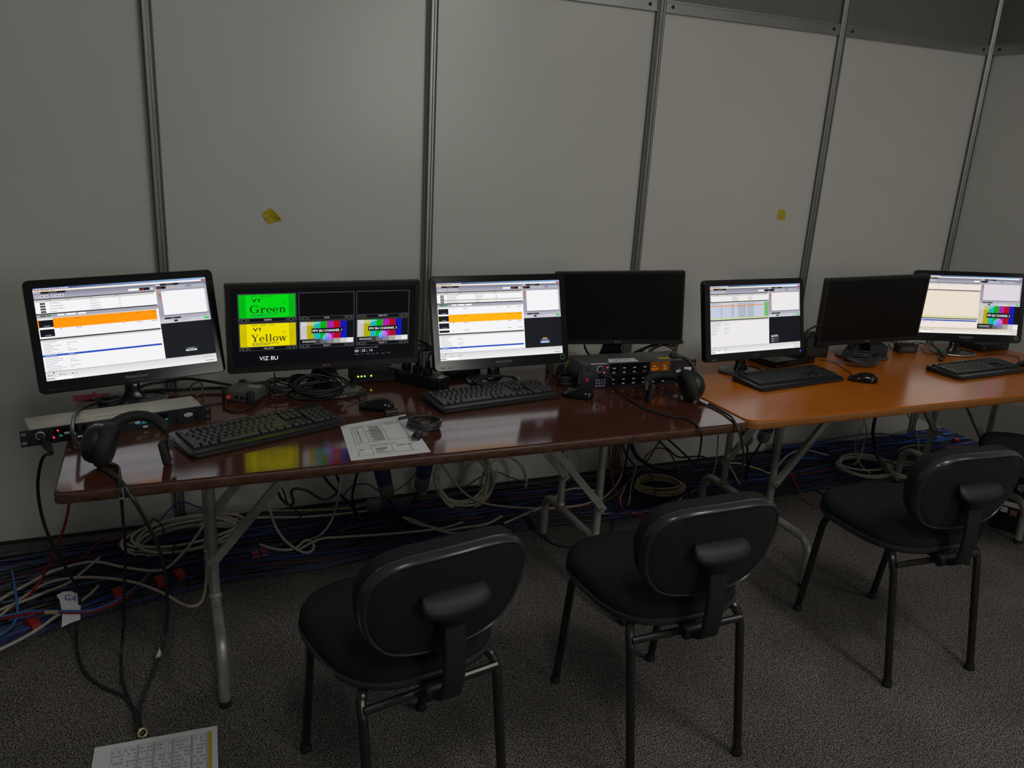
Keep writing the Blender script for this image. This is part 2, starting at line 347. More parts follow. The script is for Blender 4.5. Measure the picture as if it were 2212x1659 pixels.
# ================================================================== the setting
PX0, PW = 0.00255, 0.99                    # first post, bay width
RAILZ0, RAILZ1 = 2.074, 2.122
XR = PX0+4*PW                              # corner post / right wall
def struct(o): o['kind'] = 'structure'; return o
fl = MB(); fl.quad((-4, -7, 0), (7.5, -7, 0), (7.5, .3, 0), (-4, .3, 0)); struct(fl.build('floor', CARPET, smooth=0))
wb = MB(); wb.box(1.8, .035, 1.55, 8.6, .03, 3.1); WB = struct(wb.build('wall_back', mat('wall_core', (0.3, 0.3, 0.28), .7), smooth=0))
PANEL = None
for i in range(-2, 6):
    for z0, z1 in ((.010, RAILZ0+.01), (RAILZ1-.01, 3.05)):
        m = MB(); m.box(PX0+PW*(i+.5), .0, (z0+z1)/2, PW-.03, .006, z1-z0); m.build('panel', WALLM if z0 < 1 else WALLU, WB, 0)
m = MB()
for i in range(-2, 6): m.box(PX0+PW*(i+.5), -.002, .006, PW-.036, .02, .012)
m.build('bottom_rail', mat('bottom_rail_dark', (.05, .05, .05), .5, .5), WB, 0)
# octagonal system posts with grooves
def post_outline():
    R, g, dp = .0205, .0035, .007; out = []
    for k in range(8):
        a = D2R(45*k); n = Vector((math.cos(a), math.sin(a))); t = Vector((-n.y, n.x)); h = R*math.tan(D2R(22.5))
        for s_, off in ((-h, 0), (-g, 0), (-g, dp), (g, dp), (g, 0), (h, 0)):
            p = n*(R-off)+t*s_; out.append((p.x, p.y))
    o2 = []
    for p in out:
        if not o2 or math.hypot(p[0]-o2[-1][0], p[1]-o2[-1][1]) > 1e-5: o2.append(p)
    if math.hypot(o2[0][0]-o2[-1][0], o2[0][1]-o2[-1][1]) < 1e-5: o2.pop()
    return o2
PO = post_outline()
def post(n, x, y, z1=3.05):
    m = MB(); k = len(PO)
    m.loops([[(x+a, y+b, 0) for a, b in PO], [(x+a, y+b, z1) for a, b in PO]])
    o = struct(m.build('trim_%d' % n, ALU, smooth=0))
    g = MB(); g.loops([[(x+.0135*math.cos(D2R(22.5+45*j)), y+.0135*math.sin(D2R(22.5+45*j)), z) for j in range(8)] for z in (.001, z1-.001)]); g.build('groove', GROOVE, o, 0)
    f = MB(); f.M = TR(x, y, 0); f.lathe([(.026, 0), (.026, .012), (.015, .014), (.015, .03)], 16); f.build('levelling_foot', ALU, o)
    return o
for i in range(-2, 6): post(i+3, PX0+PW*i, -.012)
tn = 9
def rail(x0, x1, y, along='x', n=0):
    m = MB()
    def bx(a0, a1, b0, b1, z0, z1):
        if along == 'x': m.box((a0+a1)/2, y+(b0+b1)/2, (z0+z1)/2, a1-a0, b1-b0, z1-z0)
        else: m.box(y-(b0+b1)/2*-1, (a0+a1)/2, (z0+z1)/2, b1-b0, a1-a0, z1-z0)
    bx(x0, x1, -.013, .010, RAILZ0, RAILZ0+.008); bx(x0, x1, -.013, .010, RAILZ1-.008, RAILZ1); bx(x0, x1, -.0095, .008, RAILZ0+.008, RAILZ1-.008)
    o = struct(m.build('trim_%d' % n, ALU, smooth=0))
    for e in (x0+.035, x1-.035):
        h = MB()
        if along == 'x': h.M = TR(e, y-.0105, (RAILZ0+RAILZ1)/2) @ Rx(math.pi/2)
        else: h.M = TR(y-.0105, e, (RAILZ0+RAILZ1)/2) @ Ry(math.pi/2)
        h.lathe([(.0075, -.0012), (.0075, .0012)], 14); h.build('lock_hole', GROOVE, o)
for i in range(-2, 6):
    rail(PX0+PW*i+.021, PX0+PW*(i+1)-.021, -.006, 'x', tn); tn += 1
# right hand wall, raised off the floor so that cables pass under it
GAP = .115
wr = MB(); wr.box(XR+.03, -1.55, 1.6, .02, 2.96, 3.0-GAP); WR = struct(wr.build('wall_right', mat('wall_core', (0.3, 0.3, 0.28), .7), smooth=0))
for i in range(3):
    for z0, z1 in ((GAP, RAILZ0+.01), (RAILZ1-.01, 3.05)):
        m = MB(); m.box(XR+.008, -.012-PW*(i+.5), (z0+z1)/2, .006, PW-.03, z1-z0); m.build('panel', WALLM if z0 < 1 else WALLU, WR, 0)
for i in range(1, 4): post(tn, XR, -.012-PW*i); tn += 1
for i in range(3):
    rail(-.012-PW*(i+1)+.021, -.012-PW*i-.021, XR+.002, 'y', tn); tn += 1
# ================================================================== tables
def table(name, x0, x1, top, edge, xl, xr, cut, label):
    t = thing(name, ((x0+x1)/2, -.85, 0), 0, label, 'table'); L = x1-x0; Dp = .735; yc = -.855+.85
    def outline(i):
        a, b = L/2-i, Dp/2-i; out = []
        for cx, cy, a0, c in ((a, -b, -90, cut[0]), (a, b, 0, .02), (-a, b, 90, .02), (-a, -b, 180, cut[1])):
            sx, sy = (1 if cx > 0 else -1), (1 if cy > 0 else -1)
            for k in range(5): q = D2R(a0+90*k/4); out.append((cx-sx*c+c*math.cos(q), cy-sy*c+c*math.sin(q)+yc))
        return out
    m = MB(); m.loops([[(x, y, z) for x, y in outline(i)] for i, z in ((.0035, TZ-.004), (.0035, TZ-.0012), (.0055, TZ))]); m.build('tabletop', top, t, 15)
    m = MB(); m.loops([[(x, y, z) for x, y in outline(i)] for i, z in ((.002, TZ-.03), (0, TZ-.028), (.0003, TZ-.018), (0, TZ-.008), (.001, TZ-.005), (.003, TZ-.003))]); m.build('edge', edge, t, 50)
    for xi, sgn in ((xl, 1), (xr, -1)):
        x = xi-(x0+x1)/2
        for y in (-.66+.85, -.94+.85):
            m = MB(); m.tube([(x, y, TZ-.031), (x, y, .19)], .0138, 12); lg = m.build('leg', STEEL, t)
            m = MB(); m.M = TR(x, y, .205); m.lathe([(.0150, -.012), (.0185, -.006), (.0185, .004), (.0145, .010)], 12); m.build('weld', STEEL, lg)
            # two folding links from leg to underside
            k = MB(); A = Vector((x, y-.022, .33)); Bq = Vector((x+sgn*.23, y-.022, .60)); C = Vector((x+sgn*.29, y-.022, TZ-.033))
            q0 = math.atan2((Bq-A).z, (Bq-A).x); k.M = TR(*((A+Bq)/2)) @ Ry(-q0); Lb = (Bq-A).length+.03; k.box(0, 0, .0105, Lb, .016, .003); k.box(0, -.0075, 0, Lb, .002, .024); k.box(0, .0075, 0, Lb, .002, .024)
            br = k.build('brace', STEEL, t)
            k = MB(); q = math.atan2((C-Bq).z, (C-Bq).x)
            k.M = TR(*((Bq+C)/2)) @ Ry(-q); k.box(0, -.011, 0, (C-Bq).length+.05, .003, .036); k.box(0, .011, 0, (C-Bq).length+.05, .003, .036); k.build('hinge_plate', STEEL, br, 0)
            k = MB(); k.M = TR(Bq.x, Bq.y, Bq.z) @ Rx(math.pi/2); k.lathe([(.008, -.02), (.008, .02)], 10); k.build('rivet', SILV, br)
            k = MB(); k.M = TR(A.x, A.y+.006, A.z) @ Rx(math.pi/2); k.lathe([(.007, -.02), (.007, .02)], 10); k.build('rivet', SILV, br)
        P = [(x, -1.178+.85, .017), (x, -1.176+.85, .12)]
        for a in range(0, 91, 15): P.append((x, -1.116+.85-.06*math.cos(D2R(a)), .13+.06*math.sin(D2R(a))))
        P2 = [(a, -.004-(b+.004), c) for a, b, c in P]
        P = P + P2[::-1]
        m = MB(); m.tube(P, .0155, 12); fr = m.build('foot_rail', STEEL, t)
        for yy in (P[0][1], P[-1][1]):
            m = MB(); m.M = TR(x, yy, 0); m.lathe([(.0165, 0.0005), (.0165, .02)], 12); m.build('foot_cap', BLKM, fr)
    return t
TAB1 = table('folding_table', -.265, 1.715, WOOD1, EDGE1, .083, 1.35, (.015, .02), 'long folding table with dark reddish brown varnished top on steel tube legs')
TAB2 = table('folding_table', 1.722, 3.705, WOOD2, EDGE2, 2.115, 3.29, (.03, .05), 'long folding table with glossy orange varnished top and chipped edge')
# ================================================================== chairs
def chair(cx, cy, yaw, label):
    t = thing('office_chair', (cx, cy, 0), yaw, label, 'chair', 'black four legged chairs facing the tables')
    # seat: y forward
    def seat_out(k=1.0):
        out = []
        for i in range(40):
            a = 2*math.pi*i/40; c, s_ = math.cos(a), math.sin(a); n = 3.0
            x = .205*k*abs(c)**(2/n)*(1 if c > 0 else -1); y = .20*k*abs(s_)**(2/n)*(1 if s_ > 0 else -1)
            x *= 1.0+.06*(y/.2)
            out.append((x, y+.03))
        return out
    def rings(L): return [[(x, y+dy, z+.012*max(0, -(y)/.2)**2*0) for x, y in seat_out(k)] for k, z, dy in L]
    m = MB(); m.loops(rings([(.97, .425, 0), (1.0, .436, 0), (.995, .452, 0), (.96, .466, 0), (.86, .474, 0), (.5, .470, 0)])); m.build('seat', FABRIC, t, 60)
    m = MB(); m.loops(rings([(.90, .408, 0), (.99, .411, 0), (1.015, .419, 0), (1.015, .428, 0), (.985, .432, 0)])); m.build('seat_shell', CHRIM, t, 50)
    # backrest
    def back_out(k):
        # flat top with rounded corners, sides tapering to a rounded foot
        K = [(.0, .124), (.088, .121), (.145, .107), (.176, .078), (.189, .036), (.187, -.012), (.172, -.062), (.136, -.105), (.080, -.124), (.0, -.128)]
        P = [Vector((x, z, 0)) for x, z in K]+[Vector((-x, z, 0)) for x, z in K[-2:0:-1]]
        return [(p.x*k, p.y*k) for p in spline(P, 4, True)]
    BM = TR(0, -.205, .632) @ Rx(D2R(10))
    def curve(x): return .55*x*x       # ends sweep forward round the sitter
    def brings(L): return [[(x, yy+curve(x), z) for x, z in back_out(k)] for k, yy in L]
    m = MB(); m.M = BM; m.loops(brings([(.97, .004), (.992, .010), (.992, .034), (.97, .046), (.90, .054), (.7, .058), (.35, .060), (.03, .060)])); m.build('back_cushion', FABRIC, t, 60)
    m = MB(); m.M = BM; m.loops(brings([(.03, -.0145), (.3, -.0145), (.6, -.014), (.8, -.0138), (.95, -.013), (.985, -.008), (1.0, 0), (1.0, .007), (.97, .011)])); sh = m.build('back_shell', CHPL, t, 40)
    m = MB(); m.M = BM; m.loops(brings([(.945, -.0132), (.965, -.0160), (.990, -.0135), (1.008, -.004), (1.008, .007), (.99, .010)]), cap0=False, cap1=False); m.build('edge_moulding', CHRIM, sh, 50)
    # T shaped adjuster housing
    h = MB(); h.M = BM @ TR(0, -.013, .005)
    rr = []
    for zf, wx, dy in ((-.066, .024, .010), (-.056, .030, .026), (-.036, .034, .036), (-.020, .042, .042), (-.008, .066, .046), (.002, .078, .046), (.012, .080, .040), (.022, .077, .026), (.028, .070, .008)):
        rr.append([(wx*math.copysign(abs(math.cos(a))**.7, math.cos(a)), -.5*dy-dy*.5*math.copysign(abs(math.sin(a))**.7, math.sin(a)), zf) for a in [2*math.pi*j/20 for j in range(20)]])
    h.loops(rr); h.build('height_adjuster', CHPL, t, 50)
    # back support bar bending under the seat
    P = spline([(0, -.232, .60), (0, -.240, .52), (0, -.238, .45), (0, -.222, .405), (0, -.17, .392), (0, -.08, .396)], 6)
    m = MB(); rg = []
    for i, p in enumerate(P):
        a = P[max(0, i-1)]; b = P[min(len(P)-1, i+1)]; tdir = (b-a).normalized(); nn = Vector((0, -tdir.z, tdir.y))
        rg.append([tuple(p+Vector((x, 0, 0))+nn*y) for x, y in rrect(.052, .014, .006, 3)])
    m.loops(rg); m.build('back_support', CHPL, t, 50)
    m = MB(); m.M = TR(0, -.185, .398) @ Ry(math.pi/2); m.lathe([(.016, -.04), (.02, -.036), (.02, .036), (.016, .04)], 14); m.build('pivot_block', BLK, t)
    # tube frame
    for sx in (-1, 1):
        for sy, yf, yt in ((1, .215, .16), (-1, -.215, -.145)):
            P = [(sx*.165, yf, .012), (sx*.165, yt+(yf-yt)*.12, .355)]
            P += [(sx*.164, yt-.004*sy, .382), (sx*.158, yt-.016*sy, .399), (sx*.145, yt-.035*sy, .4035), (sx*.12, yt-.06*sy, .4035)]
            m = MB(); m.tube([P[0], P[1]]+spline(P[1:], 4)[1:], .0115, 10); lg = m.build('leg', CHMET, t)
            m = MB(); m.M = TR(sx*.165, yf, 0); m.lathe([(.013, .0005), (.0155, .003), (.0155, .011), (.0125, .02)], 12); m.build('foot_cap', BLK, lg)
        m = MB(); m.tube([(sx*.12, .105, .4035), (sx*.12, -.09, .4035)], .011, 8); m.build('side_tube', CHMET, t)
    m = MB(); m.tube([(-.164, -.152, .378), (.164, -.152, .378)], .010, 10); m.build('rear_crossbar', CHMET, t)
    return t
def chair_from_feet(fl_, fr_, label):
    c = (fl_+fr_)/2; d = fr_-fl_; yaw = math.atan2(d.y, d.x); n = Vector((-d.y, d.x, 0)).normalized()
    c = c - n*.215; return chair(c.x, c.y, yaw, label)
chair_from_feet(F(658, 1622), F(912, 1530), 'black padded chair in front of the printed sheet on the brown table')
chair(1.163, -1.592, D2R(0), 'black padded chair in front of the two row intercom panel end of the brown table')
chair(2.137, -1.520, D2R(-4), 'black padded chair standing in front of the orange table')
chair(3.17, -1.275, D2R(45), 'black padded chair beside the black equipment case, mostly hidden by the next chair')
# ================================================================== screens
def viz_screen(d, o):
    """playout software on screen: o holds the things that differ"""
    rnd = random.Random(o['seed']); W_ = o.get('white', (244, 244, 246)); G = o.get('grey', (150, 150, 166)); LG = (205, 202, 200); K = (12, 12, 14)
    cs = o.get('split', .685)
    d.rect(0, 0, 1, 1, W_, 0)
    d.rect(0, 0, 1, .022, (22, 30, 110), 1, (150, 185, 225)); d.dashes(.005, .006, 0, .19, .010, (225, 230, 240), 2, rnd)
    d.rect(0, .022, 1, .042, (236, 226, 205), 1, (245, 243, 240)); d.dashes(.008, .028, 0, .11, .008, (190, 110, 50), 2, rnd); d.rect(.972, .024, .999, .040, (215, 20, 40), 2)
    # left tool strip
    d.vgrad(0, .042, cs, .118, (120, 120, 140), (176, 175, 190), 1); d.rect(.0, .042, .04, .064, (170, 170, 185), 2); d.rect(.04, .044, .175, .064, K, 2); d.text('Show Control', .105, .058, .009, (200, 200, 200), 3)
    for i in range(6): x = .012+.024*i+(.01 if i > 2 else 0); d.rect(x, .078, x+.019, .106, (222, 222, 228), 2); d.rect(x+.005, .086, x+.014, .099, (70, 70, 80), 3)
    d.rect(.525, .078, .585, .098, (250, 250, 250), 2); d.rect(.592, .074, .650, .102, K, 2); d.text('205', .609, .096, .014, o.get('led', (235, 70, 20)), 3); d.rect(.655, .076, .673, .100, (215, 215, 222), 2)
    # template list
    y0, y1 = .118, o['y1']
    d.rect(0, y0, cs-.005, y0+.010, (50, 50, 54), 2); d.rect(0, y0+.010, cs-.012, y0+.036, LG, 2)
    for u in (.06, .17, .29, .44): d.dashes(u, y0+.018, 0, .03, .006, (130, 128, 125), 3, rnd)
    if o['rows']:
        n = o['rows']; hh = (y1-y0-.04)/n
        for i in range(n):
            v = y0+.040+hh*i
            if o.get('graysel') == i: d.rect(.03, v, cs-.012, v+hh*.9, (202, 199, 194), 2)
            d.rect(.028, v+hh*.12, .055, v+hh*.82, K, 3); d.rect(.033, v+hh*.5, .050, v+hh*.66, (150, 150, 150), 4)
            d.dashes(.08, v+hh*.35, 0, rnd.uniform(.03, .09), .006, (150, 150, 150), 3, rnd); d.dashes(.30, v+hh*.35, 0, rnd.uniform(.04, .07), .006, (160, 160, 160), 3, rnd); d.dashes(.46, v+hh*.35, 0, .015, .006, (170, 170, 170), 3, rnd)
    elif o.get('lines'):
        for i in range(9): v = y0+.045+i*.0135; d.rect(.002, v, .012, v+.007, (60, 60, 60), 3); d.dashes(.235, v, 0, rnd.uniform(.03, .09), .005, (165, 165, 165), 3, rnd); d.dashes(.41, v, 0, rnd.uniform(.03, .05), .005, (170, 170, 170), 3, rnd)
    d.rect(0, y1, cs-.003, y1+.012, (45, 45, 50), 3)
    # playlist
    y2 = o['y2']; d.rect(0, y1+.012, cs, y1+.045, (165, 164, 178), 2)
    d.rect(.02, y1+.019, .05, y1+.033, (60, 70, 60), 3); d.rect(.053, y1+.018, .078, y1+.034, (40, 150, 60), 3); d.rect(.112, y1+.016, .15, y1+.036, W_, 3); d.rect(.158, y1+.016, .212, y1+.036, W_, 3); d.rect(.222, y1+.016, .267, y1+.036, W_, 3)
    d.rect(0, y1+.045, cs-.01, y1+.058, LG, 2)
    if o['play']:
        v = y1+.062; hh = o['ph']
        for i, kind in enumerate(o['play']):
            e = min(v+hh, y2-.004)
            if kind == 'o': d.rect(.083, v-.004, cs-.014, e+.004, o['orange'], 3); d.rect(0, v, .006, e, o['orange'], 3)
            d.rect(.006, v+.010, .083, max(v+.02, min(e-.012, y2-.008)), (14, 17, 26), 4); d.rect(.03, v+hh*.72, .065, v+hh*.76, (200, 200, 205), 5) if e-v > hh*.85 else None
            for u, w_ in ((.115, .010), (.20, .035), (.47, .008), (.55, .03), (.635, .035)): d.dashes(u, v+.012, 0, w_, .006, (120, 110, 90) if kind != 'o' else (170, 100, 10), 5, rnd)
            v = e
            if v > y2-.02: break
    if o.get('table'):
        d.rect(0, y1+.012, cs-.005, y2-.022, (196, 203, 218), 3); d.rect(0, y1+.012, cs-.005, y1+.026, LG, 4)
        for i in range(17):
            v = y1+.034+i*.0125
            for u, w_ in ((.115, .010), (.23, .02), (.30, .085), (.40, .07)): d.dashes(u, v, 0, w_, .005, (110, 118, 135), 4, rnd)
            d.rect(.588, v-.004, cs-.012, v+.006, (92, 190, 50) if i % 2 else (70, 170, 45), 4); d.rect(.645, v-.002, cs-.014, v+.003, (40, 120, 30), 5)
        d.rect(0, y1+.058, .59, y1+.070, (240, 140, 35), 5); d.rect(0, y2-.022, cs-.005, y2-.004, (195, 220, 140), 4)
    if o.get('beige'):
        d.rect(0, y1+.03, cs-.005, y2-.03, (233, 221, 205), 3); d.rect(0, y1+.012, cs-.005, y1+.03, (205, 195, 180), 3); d.rect(0, y2-.03, cs-.005, y2-.004, (198, 206, 110), 3); d.rect(0, y2-.014, cs-.005, y2-.004, (232, 226, 214), 4)
    d.rect(0, y2, cs-.003, y2+.014, (45, 45, 50), 4)
    # text list
    d.rect(0, y2+.014, cs-.01, y2+.030, LG, 2); v = y2+.038; k = 0; bl = o.get('blue')
    while v < .892 and o.get('list', True):
        if bl and abs(v-bl) < .009: d.rect(0, v-.006, cs-.01, v+.014, (30, 75, 185), 3); tc = (190, 205, 240)
        else: tc = (165, 168, 175)
        if k < o.get('nlist', 99): d.dashes(.012, v, 0, rnd.uniform(.04, .115), .006, tc, 4, rnd); d.dashes(.14, v, 0, rnd.uniform(.01, .07), .006, tc, 4, rnd) if k % 3 else None
        v += .0205; k += 1
    # status bars
    d.vgrad(0, .905, 1, 1, o.get('bar', (214, 213, 214)), (240, 240, 240), 3); d.rect(0, .903, cs, .906, (90, 90, 95), 4); d.rect(.04, .912, .047, .924, (30, 30, 30), 4)
    for u in (.012, .075, .14): d.rect(u, .938, u+.007, .951, (90, 130, 110), 4); d.dashes(u+.012, .942, 0, .022, .006, (130, 130, 130), 4, rnd)
    d.rect(.055, .968, .145, .992, (252, 252, 252), 4); d.dashes(.004, .975, 0, .04, .010, (110, 125, 110), 4, rnd); d.dashes(.93, .972, 0, .06, .008, (120, 90, 90), 4, rnd); d.dashes(.92, .93, 0, .06, .006, (150, 150, 150), 4, rnd)
    # right column
    d.vgrad(cs, .042, 1, .118, (110, 112, 135), (172, 172, 186), 2); d.rect(cs, .05, cs+.03, .066, (200, 200, 206), 3); d.rect(cs+.03, .044, cs+.145, .064, K, 3); d.text('Editing Page 205', cs+.088, .058, .008, (200, 200, 200), 4)
    d.rect(cs+.008, .073, cs+.062, .103, K, 3); d.text('205', cs+.024, .096, .014, o.get('led', (235, 70, 20)), 4)
    for u in (.072, .090, .108, .130, .148, .168, .225, .242, .262, .282, .303):
        if cs+u+.015 < 1: d.rect(cs+u, .074, cs+u+.015, .100, (214, 214, 222), 3); d.rect(cs+u+.004, .082, cs+u+.011, .094, (150, 60, 50) if u < .12 else (90, 90, 100), 4)
    d.rect(cs, .118, 1, .47, (160, 159, 172), 2); d.rect(cs+.028, .125, .995, .415, (120, 120, 130), 3); d.rect(cs+.030, .128, .985, .405, o.get('white2', W_), 4); d.rect(.987, .128, .993, .405, (215, 215, 220), 4); d.dashes(cs+.036, .138, 0, .03, .005, (150, 150, 150), 5, rnd)
    for i, c in enumerate(((240, 130, 30), (190, 60, 50), (225, 90, 60), (200, 120, 40))): d.rect(cs+.006+(.0 if i == 0 else .010), .13+.028*i, cs+.018+(0 if i == 0 else .008), .148+.028*i, c, 3)
    d.vgrad(cs, .415, 1, .50, (165, 165, 178), (205, 205, 214), 3); d.rect(cs, .435, cs+.03, .452, (175, 175, 186), 4); d.rect(cs+.03, .435, cs+.13, .453, K, 4); d.text('Preview', cs+.08, .448, .008, (200, 200, 200), 5)
    for u in (.01, .028, .046, .066, .185, .203, .221, .239, .257): d.rect(cs+u, .465, cs+u+.014, .488, (232, 232, 238), 4); d.rect(cs+u+.004, .472, cs+u+.010, .481, (60, 60, 70), 5)
    d.rect(cs+.085, .466, cs+.108, .486, K, 4); d.rect(.958, .464, .990, .484, (50, 205, 70), 4)
    d.rect(cs, .50, 1, .903, (20, 22, 28), 4)
    if o['pv'] == 'strap': d.rect(.815, .80, .885, .822, (60, 66, 80), 5); d.text('ON SCREEN', .85, .818, .010, (225, 225, 230), 6); d.rect(.815, .824, .885, .842, (205, 212, 220), 5); d.dashes(.83, .83, 0, .04, .006, (90, 100, 120), 6, rnd)
    elif o['pv'] == 'strap2': d.rect(.835, .775, .872, .790, (210, 170, 60), 5); d.rect(.815, .792, .892, .822, (50, 70, 120), 5); d.text('ON SCREEN', .853, .815, .012, (235, 235, 240), 6); d.rect(.815, .824, .892, .846, (160, 190, 225), 5); d.dashes(.83, .83, 0, .045, .008, (240, 245, 250), 6, rnd)
    elif o['pv'] == 'box':
        d.rect(cs+.02, .768, cs+.108, .885, (60, 64, 72), 5); d.rect(cs+.025, .785, cs+.05, .802, (225, 225, 225), 6); d.dashes(cs+.055, .778, 0, .045, .010, (210, 210, 215), 6, rnd); d.dashes(cs+.055, .793, 0, .045, .010, (190, 190, 195), 6, rnd)
        for i in range(3): d.rect(cs+.02, .812+.026*i, cs+.108, .815+.026*i, (20, 22, 28), 6); d.dashes(cs+.024, .822+.026*i, 0, .03, .008, (170, 170, 175), 6, rnd)
    elif o['pv'] == 'bars': colour_bars(d, cs, .50, 1, .903, 'PPV BU CHANNEL 2', (200, 195, 180))
def colour_bars(d, u0, v0, u1, v1, title, white=(198, 192, 196), L=5):
    W_, H_ = u1-u0, v1-v0
    cols = [white, (176, 170, 10), (30, 178, 170), (10, 170, 20), (172, 30, 170), (178, 8, 20), (16, 22, 178), (14, 16, 22)]
    for i, c in enumerate(cols): d.rect(u0+W_*i/8, v0, u0+W_*(i+1)/8, v0+H_*.78, c, L)
    greys = [(14, 16, 20), (40, 40, 44), (62, 62, 64), (100, 100, 100), (128, 128, 128), (165, 163, 162), (205, 203, 200), (232, 230, 230)]
    for i, c in enumerate(greys): d.rect(u0+W_*i/8, v0+H_*.78, u0+W_*(i+1)/8, v1, c, L)
    d.rect(u0, v0+H_*.80, u0+W_*.26, v0+H_*.97, (12, 14, 18), L+1)
    for k in range(2): d.dashes(u0+W_*.04, v0+H_*(.85+.05*k), 0, W_*.24, H_*.022, (215, 215, 215), L+2)
    for k in range(3): d.dashes(u0+W_*.04, v0+H_*(.035+.05*k), 0, W_*(.34-.06*k), H_*.022, (225, 235, 235), L+1)
    d.rect(u0+W_*.21, v0+H_*.30, u0+W_*.80, v0+H_*.52, (16, 16, 18), L+2)
    vs, fs, w, a, b = glyphs(title); hh = H_*.105; nat = w*hh*d.h/.72/d.w
    d.text(title, u0+W_*.505, v0+H_*.465, hh, (245, 245, 248), L+3, 'c', W_*.55/nat, bold=.0004)
    # faceted ball
    cx, cy = u0+W_*.50, v0+H_*.72; rv = H_*.175; ru = rv*d.h/d.w*1.15
    for ring in range(3):
        r0, r1 = ring/3, (ring+1)/3; n = (6, 10, 14)[ring]
        for i in range(n):
            a, b = 2*math.pi*i/n, 2*math.pi*(i+1)/n; m_ = (a+b)/2; x, y = math.cos(m_)*(r0+r1)/2, math.sin(m_)*(r0+r1)/2
            j = random.Random(ring*31+i).uniform(.85, 1.1)
            c = tuple(int(max(30, min(255, q*j))) for q in (140+95*x+20*y, 150-60*x+70*y*.6, 235-10*y))
            d.poly([(cx+ru*r0*math.cos(a), cy-rv*r0*math.sin(a)), (cx+ru*r1*math.cos(a), cy-rv*r1*math.sin(a)), (cx+ru*r1*math.cos(b), cy-rv*r1*math.sin(b)), (cx+ru*r0*math.cos(b), cy-rv*r0*math.sin(b))], c, L+4)
def multiview(d):
    d.rect(0, 0, 1, 1, (9, 9, 13), 0)
    cx = [(.035, .338), (.349, .652), (.663, .966)]; ry = [(.065, .425), (.435, .795)]; names = [['GREEN', 'PVW', 'PGM FTY'], ['YELLOW', 'FONT 1', 'FONT 2']]
    for r in range(2):
        for c in range(3):
            u0, u1 = cx[c]; v0, v1 = ry[r]; fr = (62, 64, 66)
            d.rect(u0, v0, u1, v1, fr, 1); d.rect(u0+.004, v0+.010, u1-.004, v1-.050, (7, 7, 9), 2)
            d.rect(u0+.058, v1-.043, u1-.058, v1-.006, (10, 10, 12), 2); d.rect(u0+.004, v1-.043, u0+.056, v1-.004, (44, 46, 48), 2); d.rect(u1-.056, v1-.043, u1-.004, v1-.004, (44, 46, 48), 2)
            for uu in (u0+.030, u1-.030): d.ell(uu, v1-.024, .0115, .021, (100, 102, 104), 3); d.ell(uu, v1-.024, .0090, .0165, (10, 10, 12), 4)
            d.text(names[r][c], (u0+u1)/2, v1-.016, .020, (205, 200, 205), 4, xs=1.1)
            a0, a1, b0, b1 = u0+.006, u1-.006, v0+.013, v1-.053
            if c == 0:
                base = (0, 214, 18) if r == 0 else (236, 222, 0); dark = (0, 182, 20) if r == 0 else (206, 190, 0); faint = (0, 160, 22) if r == 0 else (182, 168, 0)
                d.rect(a0, b0, a1, b1, base, 3); d.rect(a0, b0, a0+.036, b1, dark, 4); d.rect(a1-.036, b0, a1, b1, dark, 4)
                d.text('MIKE' if r == 0 else 'I AINT', a0+.028, (b0+b1)/2+.0, .038, faint, 5, rot=math.pi/2, xs=.95); d.text('WAZOWSKI' if r == 0 else 'SCARED', a1-.028, (b0+b1)/2, .038, faint, 5, rot=-math.pi/2, xs=.62 if r == 0 else .8)
                d.text('VT', a0+.090, b0+.095, .045, (22, 40, 18), 5, xs=1.45, bold=.0012)
                for q in range(3): d.dashes(a0+.062+.045*q, b0+.012, 0, .03, .012, (40, 120, 40) if r == 0 else (150, 130, 20), 5)
                serif_text(d, 'Green' if r == 0 else 'Yellow', a0+.055, a1-.048, b1-.062, .063, (18, 52, 20) if r == 0 else (58, 50, 20), 5)
                for q in range(2): d.dashes(a0+.062, b1-.045+.018*q, 0, .14-.05*q, .010, (20, 120, 90) if r == 0 else (110, 105, 40), 5)
                for q in (0, .007): d.rect(a1-.066+q, b0+.10, a1-.064+q, b0+.135, (20, 120, 30) if r == 0 else (120, 110, 20), 5)
            elif r == 1: colour_bars(d, a0, b0, a1, b1, 'PPV BU CHANNEL %d' % c, L=4)
    d.text('VIZ BU', .185, .925, .052, (240, 240, 244), 3, xs=1.05)
    d.text('00 : 55 : 14', .655, .885, .036, (215, 220, 225), 3, 'l', xs=1.05)
    d.text('Tuesday January 01 2002', .657, .832, .014, (150, 150, 155), 3, 'l', xs=1.55)
    x = .655
    for i, w_ in enumerate(('MON', 'TUE', 'WED', 'THU', 'FRI', 'SAT', 'SUN')): d.text(w_, x, .922, .013, (165, 40, 60) if i == 1 else (120, 115, 122), 3, 'l', xs=1.3); x += .031
